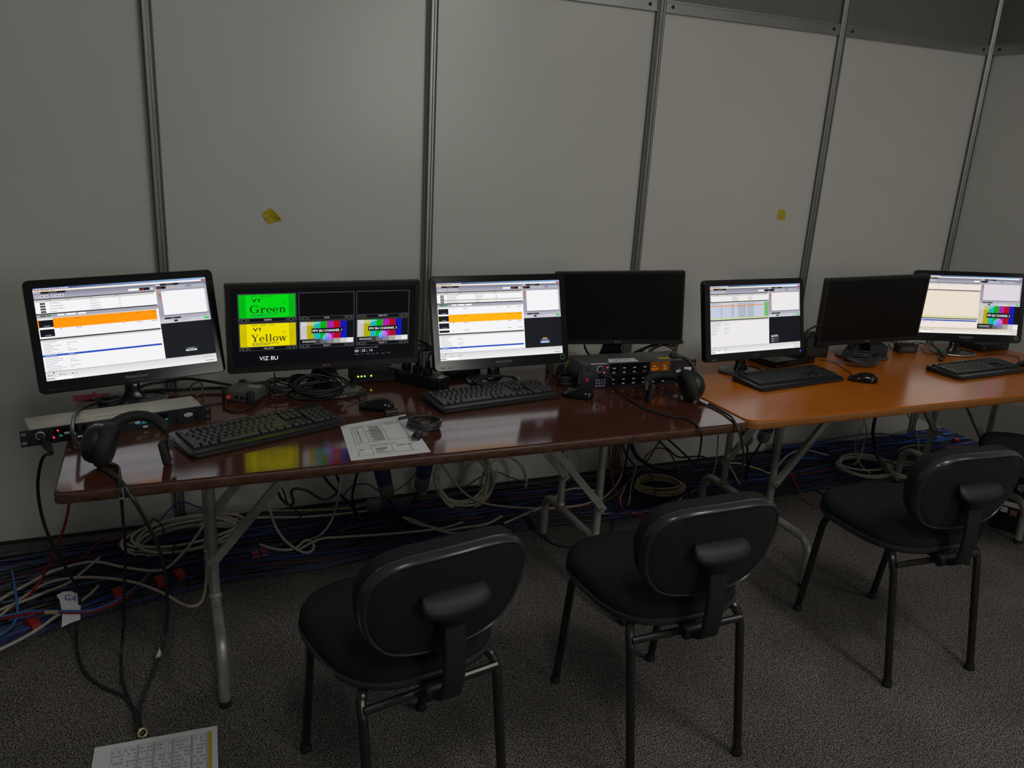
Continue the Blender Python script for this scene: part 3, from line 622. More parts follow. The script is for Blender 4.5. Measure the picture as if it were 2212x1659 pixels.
# ================================================================== monitors
def monitor(base, yaw, tilt, roll, zc, w, h, marg, label, screen, style, brand, group, off=.04):
    t = thing('computer_monitor', base, D2R(yaw), label, 'monitor', group)
    PM = TR(0, -off, zc) @ Rx(D2R(-tilt)) @ Ry(D2R(-roll))
    l, r, tp, bt = marg; sw, sh = w-l-r, h-tp-bt; cxs, czs = (l-r)/2, (bt-tp)/2
    FR = Rx(math.pi/2)                 # prism z -> -y (towards viewer)
    cr = .016 if style != 'thin' else .006
    m = MB(); m.M = PM @ FR
    o_ = rrect(w, h, cr, 5); i_ = [(x+cxs, y+czs) for x, y in rrect(sw, sh, .0015, 5)]
    def rg(pts, z, k=0): return [(x-(k if x > 0 else -k), y-(k if y > 0 else -k), z) for x, y in pts]
    m.loops([rg(o_, -.022), rg(o_, -.003), rg(o_, 0, .0006), rg(o_, .0015, .002), rg(i_, .0012), rg(i_, -.002)], cap0=True, cap1=False)
    m.build('bezel', BLKG if style != 'thin' else BLK, t, 30)
    m = MB(); m.M = PM @ FR @ TR(0, -.006, 0)
    q = [(.97, -.022), (.94, -.030), (.72, -.044), (.42, -.052), (.36, -.052)]
    m.loops([[(x*k, y*k, z) for x, y in rrect(w, h, cr, 5)] for k, z in q]); m.build('back_cover', BLK, t, 40)
    d = Draw(sw, sh, PM @ TR(cxs, .001, czs))
    if screen is None:
        m = MB(); m.M = PM @ TR(cxs, .001, czs); m.quad((-sw/2, 0, -sh/2), (sw/2, 0, -sh/2), (sw/2, 0, sh/2), (-sw/2, 0, sh/2)); m.build('screen', mat('dark_screen', (.004, .004, .004), .42, spec=.3), t, 0)
    else:
        screen(d); s_ = d.mb.build('screen', SCRM, t, 0); s_['label'] = 'lit screen'
    # lettering on the bezel
    inkc = lin((150, 150, 150)); zb = -h/2+bt*.42
    m = MB(); m.M = PM
    def ink(txt, x, z, hh, c=inkc, al='c', xs=1.0): put_text(m, txt, TR(x, -.0020, z) @ Rx(math.pi/2), hh, c, al, xs)
    if brand == 'lg':
        n = 20; R_ = .0046
        m.add([(-.011+R_*math.cos(2*math.pi*i/n), -.0020, zb+.0035+R_*math.sin(2*math.pi*i/n)) for i in range(n)], [tuple(range(n))], lin((150, 30, 50)))
        m.box(-.0125, -.00215, zb+.0035, .0011, .0002, .005, col=inkc); m.box(-.0112, -.00215, zb+.0012, .003, .0002, .0009, col=inkc)
        ink('LG', -.003, zb, .0072, al='l')
    elif brand == 'rc':
        ink('RealityCheck', 0, zb+.002, .0085); ink('S Y S T E M S', 0, zb-.0075, .0040, lin((120, 120, 120)))
        m.build('brand_lettering', PRN, t, 0); m = MB(); m.M = PM
        ink('HDMI', -w/2+.022, zb-.006, .005, lin((60, 60, 62)), 'l'); ink('DISPLAY', -w/2+.048, zb-.006, .004, lin((50, 50, 52)), 'l')
    elif brand == 'as':
        ink('ASUS', 0, zb, .0075, lin((90, 90, 92)), xs=1.25)
        m.build('brand_lettering', PRN, t, 0); m = MB(); m.M = PM
        ink('HDMI', -w/2+.030, zb-.008, .007, lin((120, 120, 120)), 'l')
    m.build('lettering', PRN, t, 0)
    if style in ('rc',):
        m = MB(); m.M = PM @ TR(w/2-.026, -.0018, -h/2+bt*.62) @ Rx(math.pi/2)
        m.tube([(.0085*math.cos(2*math.pi*i/20), .0085*math.sin(2*math.pi*i/20), 0) for i in range(20)], .0008, 6, True); m.build('power_ring', LRNG, t)
    if style == 'as':
        m = MB(); m.M = PM @ TR(w/2-.022, -.0016, -h/2+bt*.55) @ Rx(math.pi/2); m.lathe([(.0028, -.001), (.0028, .0012), (.0015, .002)], 10); m.build('power_light', LBLU, t)
    # neck and base
    top = PM @ Vector((0, .03, -h/2+.06)); zt = top.z
    if style in ('rc', 'as'):
        P = spline([(0, .005, .008), (0, .012, .05), (0, .016, max(.07, zt*.6)), (0, top.y+.012, zt+.02)], 6); m = MB()
        rg_ = []
        for i, p in enumerate(P):
            ww = .046-.010*i/len(P)+(.03*(1-i/3) if i < 3 else 0); rg_.append([(p.x+x, p.y+y, p.z) for x, y in rrect(ww, .024, .010, 4)])
        m.loops(rg_); m.build('neck', BLKG, t, 50)
        m = MB(); n = 40; a_, b_ = .098, .072
        m.loops([[(a_*k*math.cos(2*math.pi*j/n), .005+b_*k*math.sin(2*math.pi*j/n), z) for j in range(n)] for k, z in ((.97, .0005), (1.0, .003), (1.0, .006), (.97, .0085), (.6, .011), (.25, .012))]); bs = m.build('base', SMOKE, t, 50)
        if style == 'rc':
            m = MB(); m.tube([(a_*math.cos(2*math.pi*j/n), .005+b_*math.sin(2*math.pi*j/n), .0055) for j in range(n)], .0032, 6, True); m.build('rim', SILV, bs)
    else:
        m = MB(); P = spline([(0, .01, .006), (0, .020, .04), (0, .022, max(.05, zt*.7)), (0, top.y+.014, zt+.03)], 6)
        rg_ = []
        for i, p in enumerate(P):
            k = i/(len(P)-1); ww = .13*(1-k)**2.2+.05; rg_.append([(p.x+x, p.y+y, p.z) for x, y in rrect(ww, .022, .008, 4)])
        m.loops(rg_); m.build('neck', BLKG, t, 50)
        bw = .118 if w < .6 else .125
        o2 = []
        for i in range(48):
            a = 2*math.pi*i/48; c, s_ = math.cos(a), math.sin(a); n = 2.6
            x = bw*abs(c)**(2/n)*(1 if c > 0 else -1); y = .088*abs(s_)**(2/n)*(1 if s_ > 0 else -1)
            if y > 0: x *= 1-.25*(y/.088)
            o2.append((x, y-.006))
        m = MB(); m.loops([[(x*k, y*k, z) for x, y in o2] for k, z in ((.97, .0005), (1, .003), (1, .009), (.975, .012), (.7, .0135), (.3, .014))]); m.build('base', SMOKE, t, 50)
    return t
OR1, OR2 = (255, 150, 0), (255, 178, 0)
A_ = dict(seed=1, y1=.275, y2=.545, rows=4, play=['o', 'w'], ph=.10, orange=OR1, blue=.722, pv='strap')
C_ = dict(seed=2, y1=.262, y2=.655, rows=5, graysel=3, play=['w', 'o', 'w', 'w'], ph=.092, orange=OR2, blue=.835, pv='strap2')
E_ = dict(seed=3, y1=.235, y2=.50, rows=0, lines=True, play=[], table=True, blue=None, nlist=10, pv='box', orange=OR1, led=(60, 60, 60), split=.64, white=(236, 233, 233))
G_ = dict(seed=4, y1=.245, y2=.735, rows=0, play=[], beige=True, blue=.765, nlist=3, pv='bars', orange=OR1, led=(40, 10, 10), split=.60, white=(236, 226, 220), white2=(222, 214, 222), bar=(215, 200, 180))
GM = 'monitors in a row on the folding tables'
MONS = {}
MONS['A'] = monitor((-.106, -.562, TZ), 9.5, 16.3, 1.6, .236, .512, .321, (.023, .023, .023, .036), 'black monitor with an orange row on screen, beside the pink tape', lambda d: viz_screen(d, A_), 'rc', 'rc', GM)
MONS['B'] = monitor((.472, -.597, TZ), .2, -2.6, .3, .231, .611, .284, (.016, .016, .014, .021), 'wide black monitor showing a six tile multiviewer with green and yellow pictures', multiview, 'thin', 'lg', GM)
MONS['C'] = monitor((1.07, -.607, TZ), 1.4, 14.7, .3, .229, .510, .320, (.023, .023, .023, .036), 'black monitor with an orange row on screen, behind the keyboard between two mice', lambda d: viz_screen(d, C_), 'rc', 'rc', GM)
MONS['D'] = monitor((1.575+.07*math.sin(D2R(26)), -.575+.07*math.cos(D2R(26)), TZ), -26, -2, 4.2, .252, .478, .277, (.010, .010, .010, .018), 'switched off black monitor behind the two row intercom panel', None, 'thin', 'lg', GM, .11)
MONS['E'] = monitor((2.089, -.701, TZ), 5.0, 12.6, -.5, .223, .510, .306, (.026, .020, .022, .030), 'black monitor with a green column on its screen, on the orange table', lambda d: viz_screen(d, E_), 'as', 'as', GM)
MONS['F'] = monitor((2.81, -.60, TZ), -8.2, -4.1, 2.9, .213, .510, .296, (.012, .012, .012, .020), 'switched off black monitor on the orange table', None, 'thin', 'lg', GM)
MONS['G'] = monitor((3.332, -.655, TZ), -21.8, 10.1, 1.0, .226, .510, .313, (.023, .023, .020, .036), 'black monitor with colour bars in a corner of its screen, near the right hand wall', lambda d: viz_screen(d, G_), 'rc', 'rc', GM)
# ================================================================== keyboards
KU = .0187
KEYMESH = {}
def keymesh(w, hgt=1.0):
    k = (w, hgt)
    if k not in KEYMESH:
        m = MB(); a, b = w*KU-.0012, hgt*KU-.0012
        m.loops([[(x, y, 0) for x, y in rrect(a, b, .0012, 1)], [(x, y, .004) for x, y in rrect(a-.001, b-.001, .0015, 1)], [(x, y+.0006, .0078) for x, y in rrect(a-.0055, b-.0060, .0015, 1)]], cap0=False)
        me = bpy.data.meshes.new('key'); me.from_pydata(m.v, [], m.f); me.materials.append(KEYM); KEYMESH[k] = me
    return KEYMESH[k]
def kb_layout():
    K = []; y = [2.75, 1.5, .5, -.5, -1.5, -2.5]
    x = 0
    for w, g in [(1, 1)]+[(1, 0)]*3+[(1, .5)]+[(1, 0)]*3+[(1, .5)]+[(1, 0)]*3+[(1, 0)]:
        K.append((x+w/2, y[0], w, .8)); x += w+g
    rows = [[1]*13+[2], [1.5]+[1]*12+[1.5], [1.75]+[1]*11+[2.25], [2.25]+[1]*10+[2.75], [1.25]*3+[6.25]+[1.25]*4]
    for r, row in enumerate(rows):
        x = 0
        for w in row: K.append((x+w/2, y[r+1], w, 1)); x += w
    for r in range(3):
        for c in range(3): K.append((15.25+c+.5, y[0] if r == 0 else y[r], 1, .8 if r == 0 else 1))
    K.append((16.75, y[4], 1, 1))
    for c in range(3): K.append((15.25+c+.5, y[5], 1, 1))
    for c in range(4): K.append((18.5+c+.5, y[1], 1, 1))
    for r in (2, 3, 4):
        for c in range(3): K.append((18.5+c+.5, y[r], 1, 1))
    K += [(22, (y[2]+y[3])/2, 1, 2), (22, (y[4]+y[5])/2, 1, 2), (19.5, y[5], 2, 1), (21, y[5], 1, 1)]
    return K
LAY = kb_layout()
def keyboard(c, yaw, label, extra=False, scale=1.0):
    t = thing('computer_keyboard', (c.x, c.y, TZ), yaw, label, 'keyboard', 'black computer keyboards on the tables')
    W_, Dp = .452*scale, .168*scale
    def zt(y): return .0135+(y+Dp/2)/Dp*.012
    m = MB(); R = []
    for ins, kind in ((.004, 0), (.0006, 1), (0, 2), (.0005, 3), (.005, 4)):
        ring = []
        for x, y in rrect(W_-2*ins, Dp-2*ins, .018, 5):
            z = {0: .001, 1: .003, 2: zt(y)*.55, 3: zt(y)-.003, 4: zt(y)}[kind]; ring.append((x, y, z))
        R.append(ring)
    m.loops(R); b = m.build('body', KBODY, t, 40)
    m = MB(); m.M = TR(0, -Dp/2+.014, 0); n = 10
    m.box(0, 0, zt(-Dp/2+.014)+.0006, W_-.03, .018, .0012); m.build('palm_strip', KEYM, t, 30)
    tilt = math.atan2(.012, Dp)
    for kx, ky, w, h_ in LAY:
        o = bpy.data.objects.new('key', keymesh(w, h_)); COL.objects.link(o); o.parent = t
        x = (kx-11.25)*KU*scale; y = ky*KU*scale+.006; o.location = (x, y, zt(y)+.0002); o.rotation_euler = (tilt, 0, 0)
    if extra:
        m = MB(); m.M = TR(W_/2-.07, Dp/2-.012, zt(Dp/2-.012)+.0004); m.box(0, 0, 0, .02, .003, .0003, col=lin((150, 150, 150)))
        m.build('badge', PRN, t, 0)
    return t
def mid(*p): return sum(p, Vector((0, 0, 0)))/len(p)
keyboard(Vector((.228, -.938, 0)), D2R(20.5), 'black full size keyboard lying askew beside the headset and long intercom panel', scale=1.03)
keyboard(Vector((.987, -.795, 0)), D2R(8.6), 'black keyboard in front of the monitor with the orange row, near the coiled cord')
keyboard(Vector((2.200, -.848, 0)), D2R(6.5), 'black keyboard lying between the blue lit monitor and mouse on the orange table')
keyboard(Vector((3.150, -.918, 0)), D2R(4), 'black keyboard below the colour bar monitor on the orange table')
# ================================================================== mice
def mouse(c, yaw, label, cable_pts, dark=1):
    t = thing('computer_mouse', (c.x, c.y, TZ), yaw, label, 'mouse', 'black computer mice on the tables'); inv = rootM(t).inverted()
    L, W_, Hh = .056, .031, .037; n = 28; R = []
    for z, k in ((.001, .90), (.005, .985), (.011, 1.0), (.018, .96), (.025, .84), (.031, .64), (.035, .40), (.037, .12)):
        ring = []
        for j in range(n):
            a = 2*math.pi*j/n; c_, s_ = math.cos(a), math.sin(a); p = 2.4
            x = W_*k*abs(c_)**(2/p)*math.copysign(1, c_); y = L*(.35*1+.65*k)*abs(s_)**(2/p)*math.copysign(1, s_) if z < .012 else L*k*abs(s_)**(2/p)*math.copysign(1, s_)
            x *= 1-.10*(1-abs(y/L))*(z > .004)
            zz = z*(1-.28*max(0, y/L)) if z > .012 else z*(1-.1*max(0, y/L))
            ring.append((x, y-.010*max(0, z-.012)/.025, zz))
        R.append(ring)
    m = MB(); m.loops(R); m.build('body', BLKG, t, 80)
    m = MB(); m.M = TR(0, .030, .0225) @ Ry(math.pi/2); m.lathe([(.007, -.003), (.0085, -.002), (.0085, .002), (.007, .003)], 14); m.build('scroll_wheel', GREYP, t)
    m = MB(); m.tube(spline([t.location+Vector(rootM(t).to_3x3() @ Vector((0, .054, .008)))]+cable_pts, 8), .0017, 6); m.build('cable', CK, t, 60, inv)
    return t
mouse(T(813, 884), D2R(62), 'black mouse between the wide multiviewer monitor and printed sheet', [T(778, 868, .004), T(776, 850, .010), T(782, 840, .02), T(789, 846, .006), T(790, 862, .003), T(765, 868, .004), T(752, 866, .010), T(738, 862, .022), T(722, 852, .024), T(704, 840, .024)])
mouse(T(1247, 858), D2R(48), 'black mouse in front of the two row intercom panel', [T(1222, 842, .004), T(1212, 830, .004), T(1206, 815, .006), T(1200, 800, .01), T(1180, 792, .012)])
mouse(T(1863, 824), D2R(55), 'black mouse on the orange table below the switched off monitor', [T(1838, 806, .004), T(1822, 796, .004), T(1808, 786, .004), T(1790, 780, .004), T(1770, 777, .005)])
mouse(T(2226, 793), D2R(50), 'black mouse at the wall end of the orange table', [T(2203, 778, .004), T(2195, 770, .004), T(2165, 766, .003), T(2135, 766, .003), T(2122, 769, .003)])
# ================================================================== intercom panels
def xlr(t, M, big=1.0):
    m = MB(); m.M = M; m.lathe([(.0125*big, .000), (.0125*big, .002), (.0095*big, .0025), (.0092*big, -.004), (.001, -.004)], 20); m.build('connector_ring', SILV, t)
    m = MB(); m.M = M; m.lathe([(.0088*big, .0005), (.0088*big, .0012), (.003, .0012)], 16); m.build('connector_socket', BLK, t)
def intercom1(c, yaw):
    t = thing('intercom_panel', (c.x, c.y, TZ), yaw, 'long beige topped one row intercom panel with lit displays, behind the headset', 'intercom panel')
    Dp, Hh = .105, .044
    m = MB(); m.slab(.438, Dp, .002, Hh, .003, .001, 0, Dp/2+.003); m.build('chassis', BEIGE, t, 30)
    # rack front with slotted ears
    m = MB(); m.M = TR(0, 0, .0225) @ Rx(math.pi/2); W_, H2 = .483, .0445
    m.slab(.452, H2, -.003, .0005, .001, .0004); f = m.build('front_panel', NAVY, t, 30)
    for s in (-1, 1):
        e = MB(); e.M = TR(s*.2335, .0012, .0225)
        for zz, hh in ((0, .0165), (.0192, .006), (-.0192, .006)): e.box(0, 0, zz, .0165, .003, hh)
        e.box(.0070, 0, 0, .0025, .003, .0445); e.box(-.0070, 0, 0, .0025, .003, .0445); e.build('rack_ear', BLK, t, 0)
    FM = lambda x, z: TR(x, -.0008, z) @ Rx(math.pi/2)
    xlr(t, FM(-.197, .026), .95)
    for i, x in enumerate((-.150, -.075, .03, .085)):       # display windows
        wv = (.060, .070, .05, .048)[i]
        m = MB(); m.box(x+.012, -.0012, .031, wv, .0012, .017); m.build('display_window', mat('display_glass', (.004, .005, .007), .1), t, 0)
    m = MB(); cy = lin((30, 150, 165))
    for x, s_ in ((-.148, 'PL'), (-.118, 'AE')): put_text(m, s_, TR(x, -.0020, .016) @ Rx(math.pi/2), .0055, lin((40, 200, 160)))
    for x, s_ in ((.050, 'PRL BU'), (.092, '55'), (.118, '67')): put_text(m, s_, TR(x, -.0020, .018) @ Rx(math.pi/2), .0062, cy)
    m.build('lit_readout', SCRM, t, 0)['kind'] = 'stuff'
    for i, x in enumerate((-.135, -.105, -.075, -.045, .040, .060, .088, .108)):
        m = MB(); m.slab(.014, .005, -.001, .003, .001, .0008); mm = m; mm.M = Matrix.Identity(4)
        q = MB(); q.M = FM(x, .0085 if i % 2 else .024) ; q.slab(.013, .005, 0, .0035, .001, .0008); q.build('lever_key', WHITEP if i < 7 else ORANGET, t, 30)
    for i, (x, z, mt) in enumerate(((-.168, .034, GREYP), (-.155, .034, LRED), (-.168, .024, GREYP), (-.155, .026, GREYP), (-.166, .016, LRED), (-.153, .014, GREYP), (-.166, .008, GREYP))):
        q = MB(); q.M = FM(x, z); q.lathe([(.0024, 0), (.0024, .002), (.0015, .003)], 10); q.build('button', mt, t)
    # speaker end with oval badge and knobs
    q = MB(); q.M = FM(.178, .024); n = 24; q.loops([[(.0125*k*math.cos(2*math.pi*j/n), .0062*k*math.sin(2*math.pi*j/n), z) for j in range(n)] for k, z in ((1, 0), (1, .001), (.9, .0016))]); q.build('oval_badge', WHITEP, t)
    q = MB(); put_text(q, 'RTS', TR(.178, -.0026, .0208) @ Rx(math.pi/2), .006, lin((40, 50, 140)), xs=1.2); q.build('badge_lettering', PRN, t, 0)
    for x in (.150, .206):
        q = MB(); q.M = FM(x, .013); q.lathe([(.007, 0), (.007, .006), (.0055, .009)], 16); q.build('knob', BLK, t)
    q = MB()
    for i in range(5): q.box(.178, -.0007, .035+i*.0018-.003, .05-.004*i, .0004, .0007, col=lin((46, 48, 54)))
    q.build('speaker_slots', PRN, t, 0)['kind'] = 'stuff'
    # masking tape with handwriting on the lid
    q = MB(); n = 18; tp = [(-.115, .012), (-.02, .004), (.018, .010), (.022, .030), (.005, .046), (-.06, .050), (-.112, .056)]
    q.prism(tp, Hh+.0001, Hh+.0006); q.build('tape_label', mat('masking_tape', (.55, .53, .43), .7, noise=.1, nscale=40), t, 0)
    q = MB()
    for s_, x, y in (('VIZ', -.095, .022), ('173', -.048, .026), ('CHANNEL', -.012, .028)): put_text(q, s_, TR(x, y, Hh+.0009), .009, lin((60, 56, 46)), xs=.9)
    q.build('handwriting', PRN, t, 0)['kind'] = 'stuff'
    # plug in the microphone socket
    q = MB(); q.M = TR(-.190, -.002, .010) @ Rx(D2R(112)) @ Ry(D2R(12)); q.lathe([(.009, -.004), (.0105, .004), (.0105, .026), (.008, .036), (.0045, .050)], 16); q.build('plug', BLK, t)
    return t
kpL, kpR = T(44, 968), T(458, 905)
c1 = (kpL+kpR)/2; IC1 = intercom1(c1, math.atan2(kpR.y-kpL.y, kpR.x-kpL.x))
def intercom2(c, yaw):
    t = thing('intercom_panel', (c.x, c.y, TZ), yaw, 'dark grey two row intercom panel with rows of small key windows and orange readouts', 'intercom panel')
    Dp, Hh = .13, .0885
    m = MB(); m.slab(.440, Dp, .003, Hh, .003, .001, 0, Dp/2+.003); m.build('chassis', DGREY, t, 30)
    m = MB(); m.M = TR(0, 0, Hh/2) @ Rx(math.pi/2); m.slab(.452, Hh, -.003, .0005, .001, .0004); m.build('front_panel', NAVY, t, 30)
    for s in (-1, 1):
        e = MB(); e.M = TR(s*.2335, .0012, Hh/2)
        for zz, hh in ((0, .05), (.0385, .011), (-.0385, .011)): e.box(0, 0, zz, .0165, .003, hh)
        e.box(.0070, 0, 0, .0025, .003, .0885); e.box(-.0070, 0, 0, .0025, .003, .0885); e.build('rack_ear', BLK, t, 0)
    FM = lambda x, z: TR(x, -.0008, z) @ Rx(math.pi/2)
    xlr(t, FM(-.158, .071), 1.1)
    q = MB(); q.M = FM(-.206, .034); q.lathe([(.0075, 0), (.0075, .0016), (.006, .003)], 18); q.build('red_button', mat('red_button', (.5, .02, .04), .4), t)
    q = MB(); q.box(-.206, -.001, .073, .020, .0012, .016); q.build('socket', BLK, t, 0)
    for r in range(3):
        for k in range(4):
            q = MB(); q.M = FM(-.168+k*.0105, .0305-r*.0105); q.lathe([(.0036, 0), (.0036, .0018), (.0022, .0028)], 10); q.build('keypad_button', mat('keypad_button', (.30, .30, .42), .4), t)
    for x, z, mt in ((-.128, .076, LRED), (-.128, .066, GREYP), (-.140, .058, LRED), (-.128, .056, GREYP), (-.140, .070, GREYP)):
        q = MB(); q.M = FM(x, z); q.lathe([(.0024, 0), (.0024, .002), (.0015, .003)], 10); q.build('button', mt, t)
    gl = mat('display_glass', (.004, .005, .007), .1)
    for r in range(2):
        for k in range(6):
            x = -.098+k*.0415; z = .066-r*.042
            q = MB(); q.box(x, -.0010, z+.004, .039, .0014, .036); q.build('key_window', gl if not (r == 0 and k > 3) else mat('amber_window', (.02, .006, .001), .15, emit=(.30, .09, .01), estr=.25), t, 0)
            for s_ in (0, 1):
                q = MB(); q.M = FM(x-.004, z+.006-s_*.016) @ TR(0, 0, .001); q.slab(.011, .0035, 0, .003, .001, .0006)
                q.build('lever_key', mat('pink_key', (.55, .18, .18), .5) if (r == 0 and k > 2 and s_ == 1) else (mat('yellow_key', (.55, .5, .05), .5) if (r == 1 and k == 0 and s_ == 0) else WHITEP), t, 30)
    q = MB()
    for x, s_ in ((.066, 'CB 187'), (.110, '167')): put_text(q, s_, TR(x, -.0022, .059) @ Rx(math.pi/2), .0065, lin((235, 130, 25)))
    q.build('lit_readout', SCRM, t, 0)['kind'] = 'stuff'
    q = MB()
    for i in range(9):
        a = i/8*math.pi; z = .086-.030*(i+1)/9
        q.tube([(.178+(.006+.0026*i)*math.cos(u), -.0012, .054+(.003+.0018*i)*math.sin(u)) for u in [math.pi*j/14 for j in range(15)]], .0005, 4, col=lin((58, 60, 66)))
    q.build('speaker_slots', PRN, t, 60)['kind'] = 'stuff'
    q = MB(); q.M = FM(.170, .048); n = 24; q.loops([[(.012*k*math.cos(2*math.pi*j/n), .0058*k*math.sin(2*math.pi*j/n), z) for j in range(n)] for k, z in ((1, 0), (1, .001), (.9, .0016))]); q.build('oval_badge', WHITEP, t)
    q = MB(); put_text(q, 'RTS', TR(.170, -.0026, .0452) @ Rx(math.pi/2), .0055, lin((40, 50, 140)), xs=1.2); q.build('badge_lettering', PRN, t, 0)
    q = MB(); q.prism([(.192, -.014), (.205, -.022), (.222, -.020), (.224, .016), (.192, .018)], 0, .0006); 
    for i, v in enumerate(q.v): q.v[i] = (v[0], -.0018-v[2], .045+v[1])
    q.build('sticker', WHITEP, t, 0)
    q = MB(); put_text(q, 'AV', TR(.208, -.0034, .038) @ Rx(math.pi/2), .012, lin((40, 40, 40))); q.build('sticker_lettering', PRN, t, 0)
    # paper slips on the lid
    for nm, pts, mt in (('paper_label', [(-.115, .018), (.005, .014), (.010, .058), (-.095, .062)], PAPER), ('yellow_tape', [(.105, .030), (.150, .028), (.148, .050), (.098, .052)], YELT), ('white_tape', [(-.192, .003), (-.128, .001), (-.128, .012), (-.19, .014)], WHITEP)):
        q = MB(); q.prism(pts, Hh+.0001, Hh+.0006); q.build(nm, mt, t, 0)
    q = MB(); put_text(q, 'GROF 173 B', TR(-.05, .034, Hh+.0009), .012, lin((70, 70, 70)), xs=.75); q.build('handwriting', PRN, t, 0)['kind'] = 'stuff'
    q = MB(); q.M = TR(-.155, -.004, .048) @ Rx(D2R(90)) @ Ry(D2R(38)); q.lathe([(.006, 0), (.0068, .004), (.0068, .030), (.0055, .034), (.004, .046)], 14); q.build('plug', BLK, t)
    return t
k2L = T(1257, 841); k2R = F(1496, 777, TZ+.0885); k2yaw = math.atan2(k2R.y-k2L.y, k2R.x-k2L.x)
d2 = (Vector((k2R.x, k2R.y, 0))-Vector((k2L.x, k2L.y, 0))).normalized()
print('intercom2 span', (k2R-k2L).xy.length, math.degrees(k2yaw))
IC2 = intercom2(Vector((k2L.x, k2L.y, 0))+d2*.222, k2yaw)
# ================================================================== headsets
def headset(c, yaw, lean, label, boom, name_tab, BH=.088, CS=1.22):
    t = thing('headset', (c.x, c.y, TZ), yaw, label, 'headset')
    # x: from ear cup (-) to temple pad (+); band arches in xz plane then leans back about x
    HM = TR(0, 0, .046) @ Rx(-lean)
    CX = -.078
    CM = TR(CX, 0, .048*CS) @ Ry(-math.pi/2+D2R(14)) @ Matrix.Scale(CS, 4)
    m = MB(); m.M = CM; m.lathe([(.040, -.004), (.041, .004), (.038, .016), (.028, .026), (.012, .030), (.002, .0305)], 24); m.build('ear_shell', BLK, t, 50)
    m = MB(); m.M = CM @ TR(0, 0, -.012); m.lathe([(.024, -.010), (.034, -.018), (.044, -.014), (.048, -.002), (.045, .008), (.036, .012), (.02, .010)], 24); m.build('ear_cushion', BLKM, t, 60)
    m = MB(); m.M = TR(CX-.016, -.016, .070); m.box(0, 0, 0, .020, .022, .020); m.box(-.002, .0, .012, .014, .016, .010); m.build('yoke', GREYP, t, 30)
    for k in (0, 1):
        m = MB(); m.M = TR(CX-.030, -.022+.014*k, .036) @ Ry(-math.pi/2); m.lathe([(.0036, 0), (.0036, .002), (.002, .0026)], 10); m.build('screw', SILV, t)
    P = []
    for i in range(15):
        a = math.pi*(1-i/14); P.append(HM @ Vector((.080*math.cos(a), 0, .012+BH*math.sin(a))))
    m = MB(); m.tube(P, .0045, 8); m.build('headband', BLK, t, 60)
    m = MB(); m.tube(P[1:13], [.008]+[.0135]*10+[.009], 12); m.build('band_padding', BLKM, t, 60)
    e = P[-1]
    m = MB(); m.M = TR(.080, e.y*.2, 0) @ Ry(D2R(-10)); m.slab(.018, .034, .002, .062, .006, .004); m.build('temple_pad', BLKM, t, 50)
    m = MB(); m.M = TR(.090, e.y*.6, .055); m.box(0, 0, 0, .010, .020, .026); m.build('slider', GREYP, t, 30)
    if name_tab:
        q = MB(); q.M = TR(.092, -.0, .034) @ Rz(D2R(62)) @ Ry(D2R(0)); q.box(0, -.010, 0, .030, .002, .042); q.build('name_tab', BLK, t, 0)
        q = MB(); q.M = TR(.092, 0, .034) @ Rz(D2R(62)); put_text(q, 'Clear-Com', TR(.003, -.0118, 0) @ Rx(math.pi/2) @ Rz(math.pi/2), .0075, lin((200, 200, 205)), xs=.85); q.build('tab_lettering', PRN, t, 0)
    if boom:
        inv = rootM(t).inverted(); yb = (rootM(t) @ Vector((CX, 0, 0))).y
        B = spline([inv @ V(1497, 850, yb-.01), inv @ V(1504, 828, yb), inv @ V(1503, 806, yb+.01), inv @ V(1494, 786, yb+.03), inv @ V(1478, 773, yb+.05), inv @ V(1460, 769, yb+.06)], 6)
        m = MB(); m.tube(B, [.0085-.003*i/len(B) for i in range(len(B))], 8); m.build('microphone_boom', BLK, t, 60)
        e = B[-1]; d = (B[-1]-B[-3]).normalized(); m = MB(); m.tube([e-d*.006, e, e+d*.018, e+d*.024], [.006, .0105, .0105, .005], 12); m.build('microphone', BLKM, t, 60)
    return t
HS1c = mid(T(243, 1006), T(336, 1003)); HS1 = headset(HS1c, D2R(-12), D2R(55), 'black single ear headset in front of the long beige topped intercom panel', False, False)
HS2c = mid(T(1480, 864), T(1412, 868)); HS2 = headset(HS2c, D2R(170), D2R(-80), 'black headset with bent microphone boom leaning on the two row intercom panel', True, True)
# ================================================================== small things on the tables
def frame2(p0, p1):                # yaw of a box edge running from p0 to p1
    return math.atan2(p1.y-p0.y, p1.x-p0.x)
def local(yaw): return Vector((math.cos(yaw), math.sin(yaw), 0)), Vector((-math.sin(yaw), math.cos(yaw), 0))
# grey converter box with rubber corners
p0, p1 = T(476, 866), T(548, 876); yw = frame2(p0, p1); ex, ey = local(yw); c = p0+ex*.055+ey*.062
t = thing('converter_box', (c.x, c.y, TZ), yw, 'small grey converter box with rubber corners and a red tipped cable', 'converter box')
m = MB(); m.slab(.100, .112, .002, .036, .006, .002); m.build('housing', mat('grey_housing', (.085, .082, .080), .55, bump=.05), t, 30)
for sx in (-1, 1):
    for sy in (-1, 1): m = MB(); m.slab(.022, .022, .0003, .0385, .008, .002, sx*.043, sy*.049); m.build('rubber_corner', BLKM, t, 40)
m = MB(); m.box(.022, .012, .0365, .040, .030, .0006, R=Matrix.Rotation(.1, 3, 'Z')); m.build('sticker', mat('dull_sticker', (.32, .31, .27), .6), t, 0)
for x in (-.025, .0, .018, .034):
    m = MB(); m.M = TR(x, -.056, .018) @ Rx(math.pi/2); m.lathe([(.0055, 0), (.0055, .002), (.003, .0025)], 12); m.build('port', BLK, t)
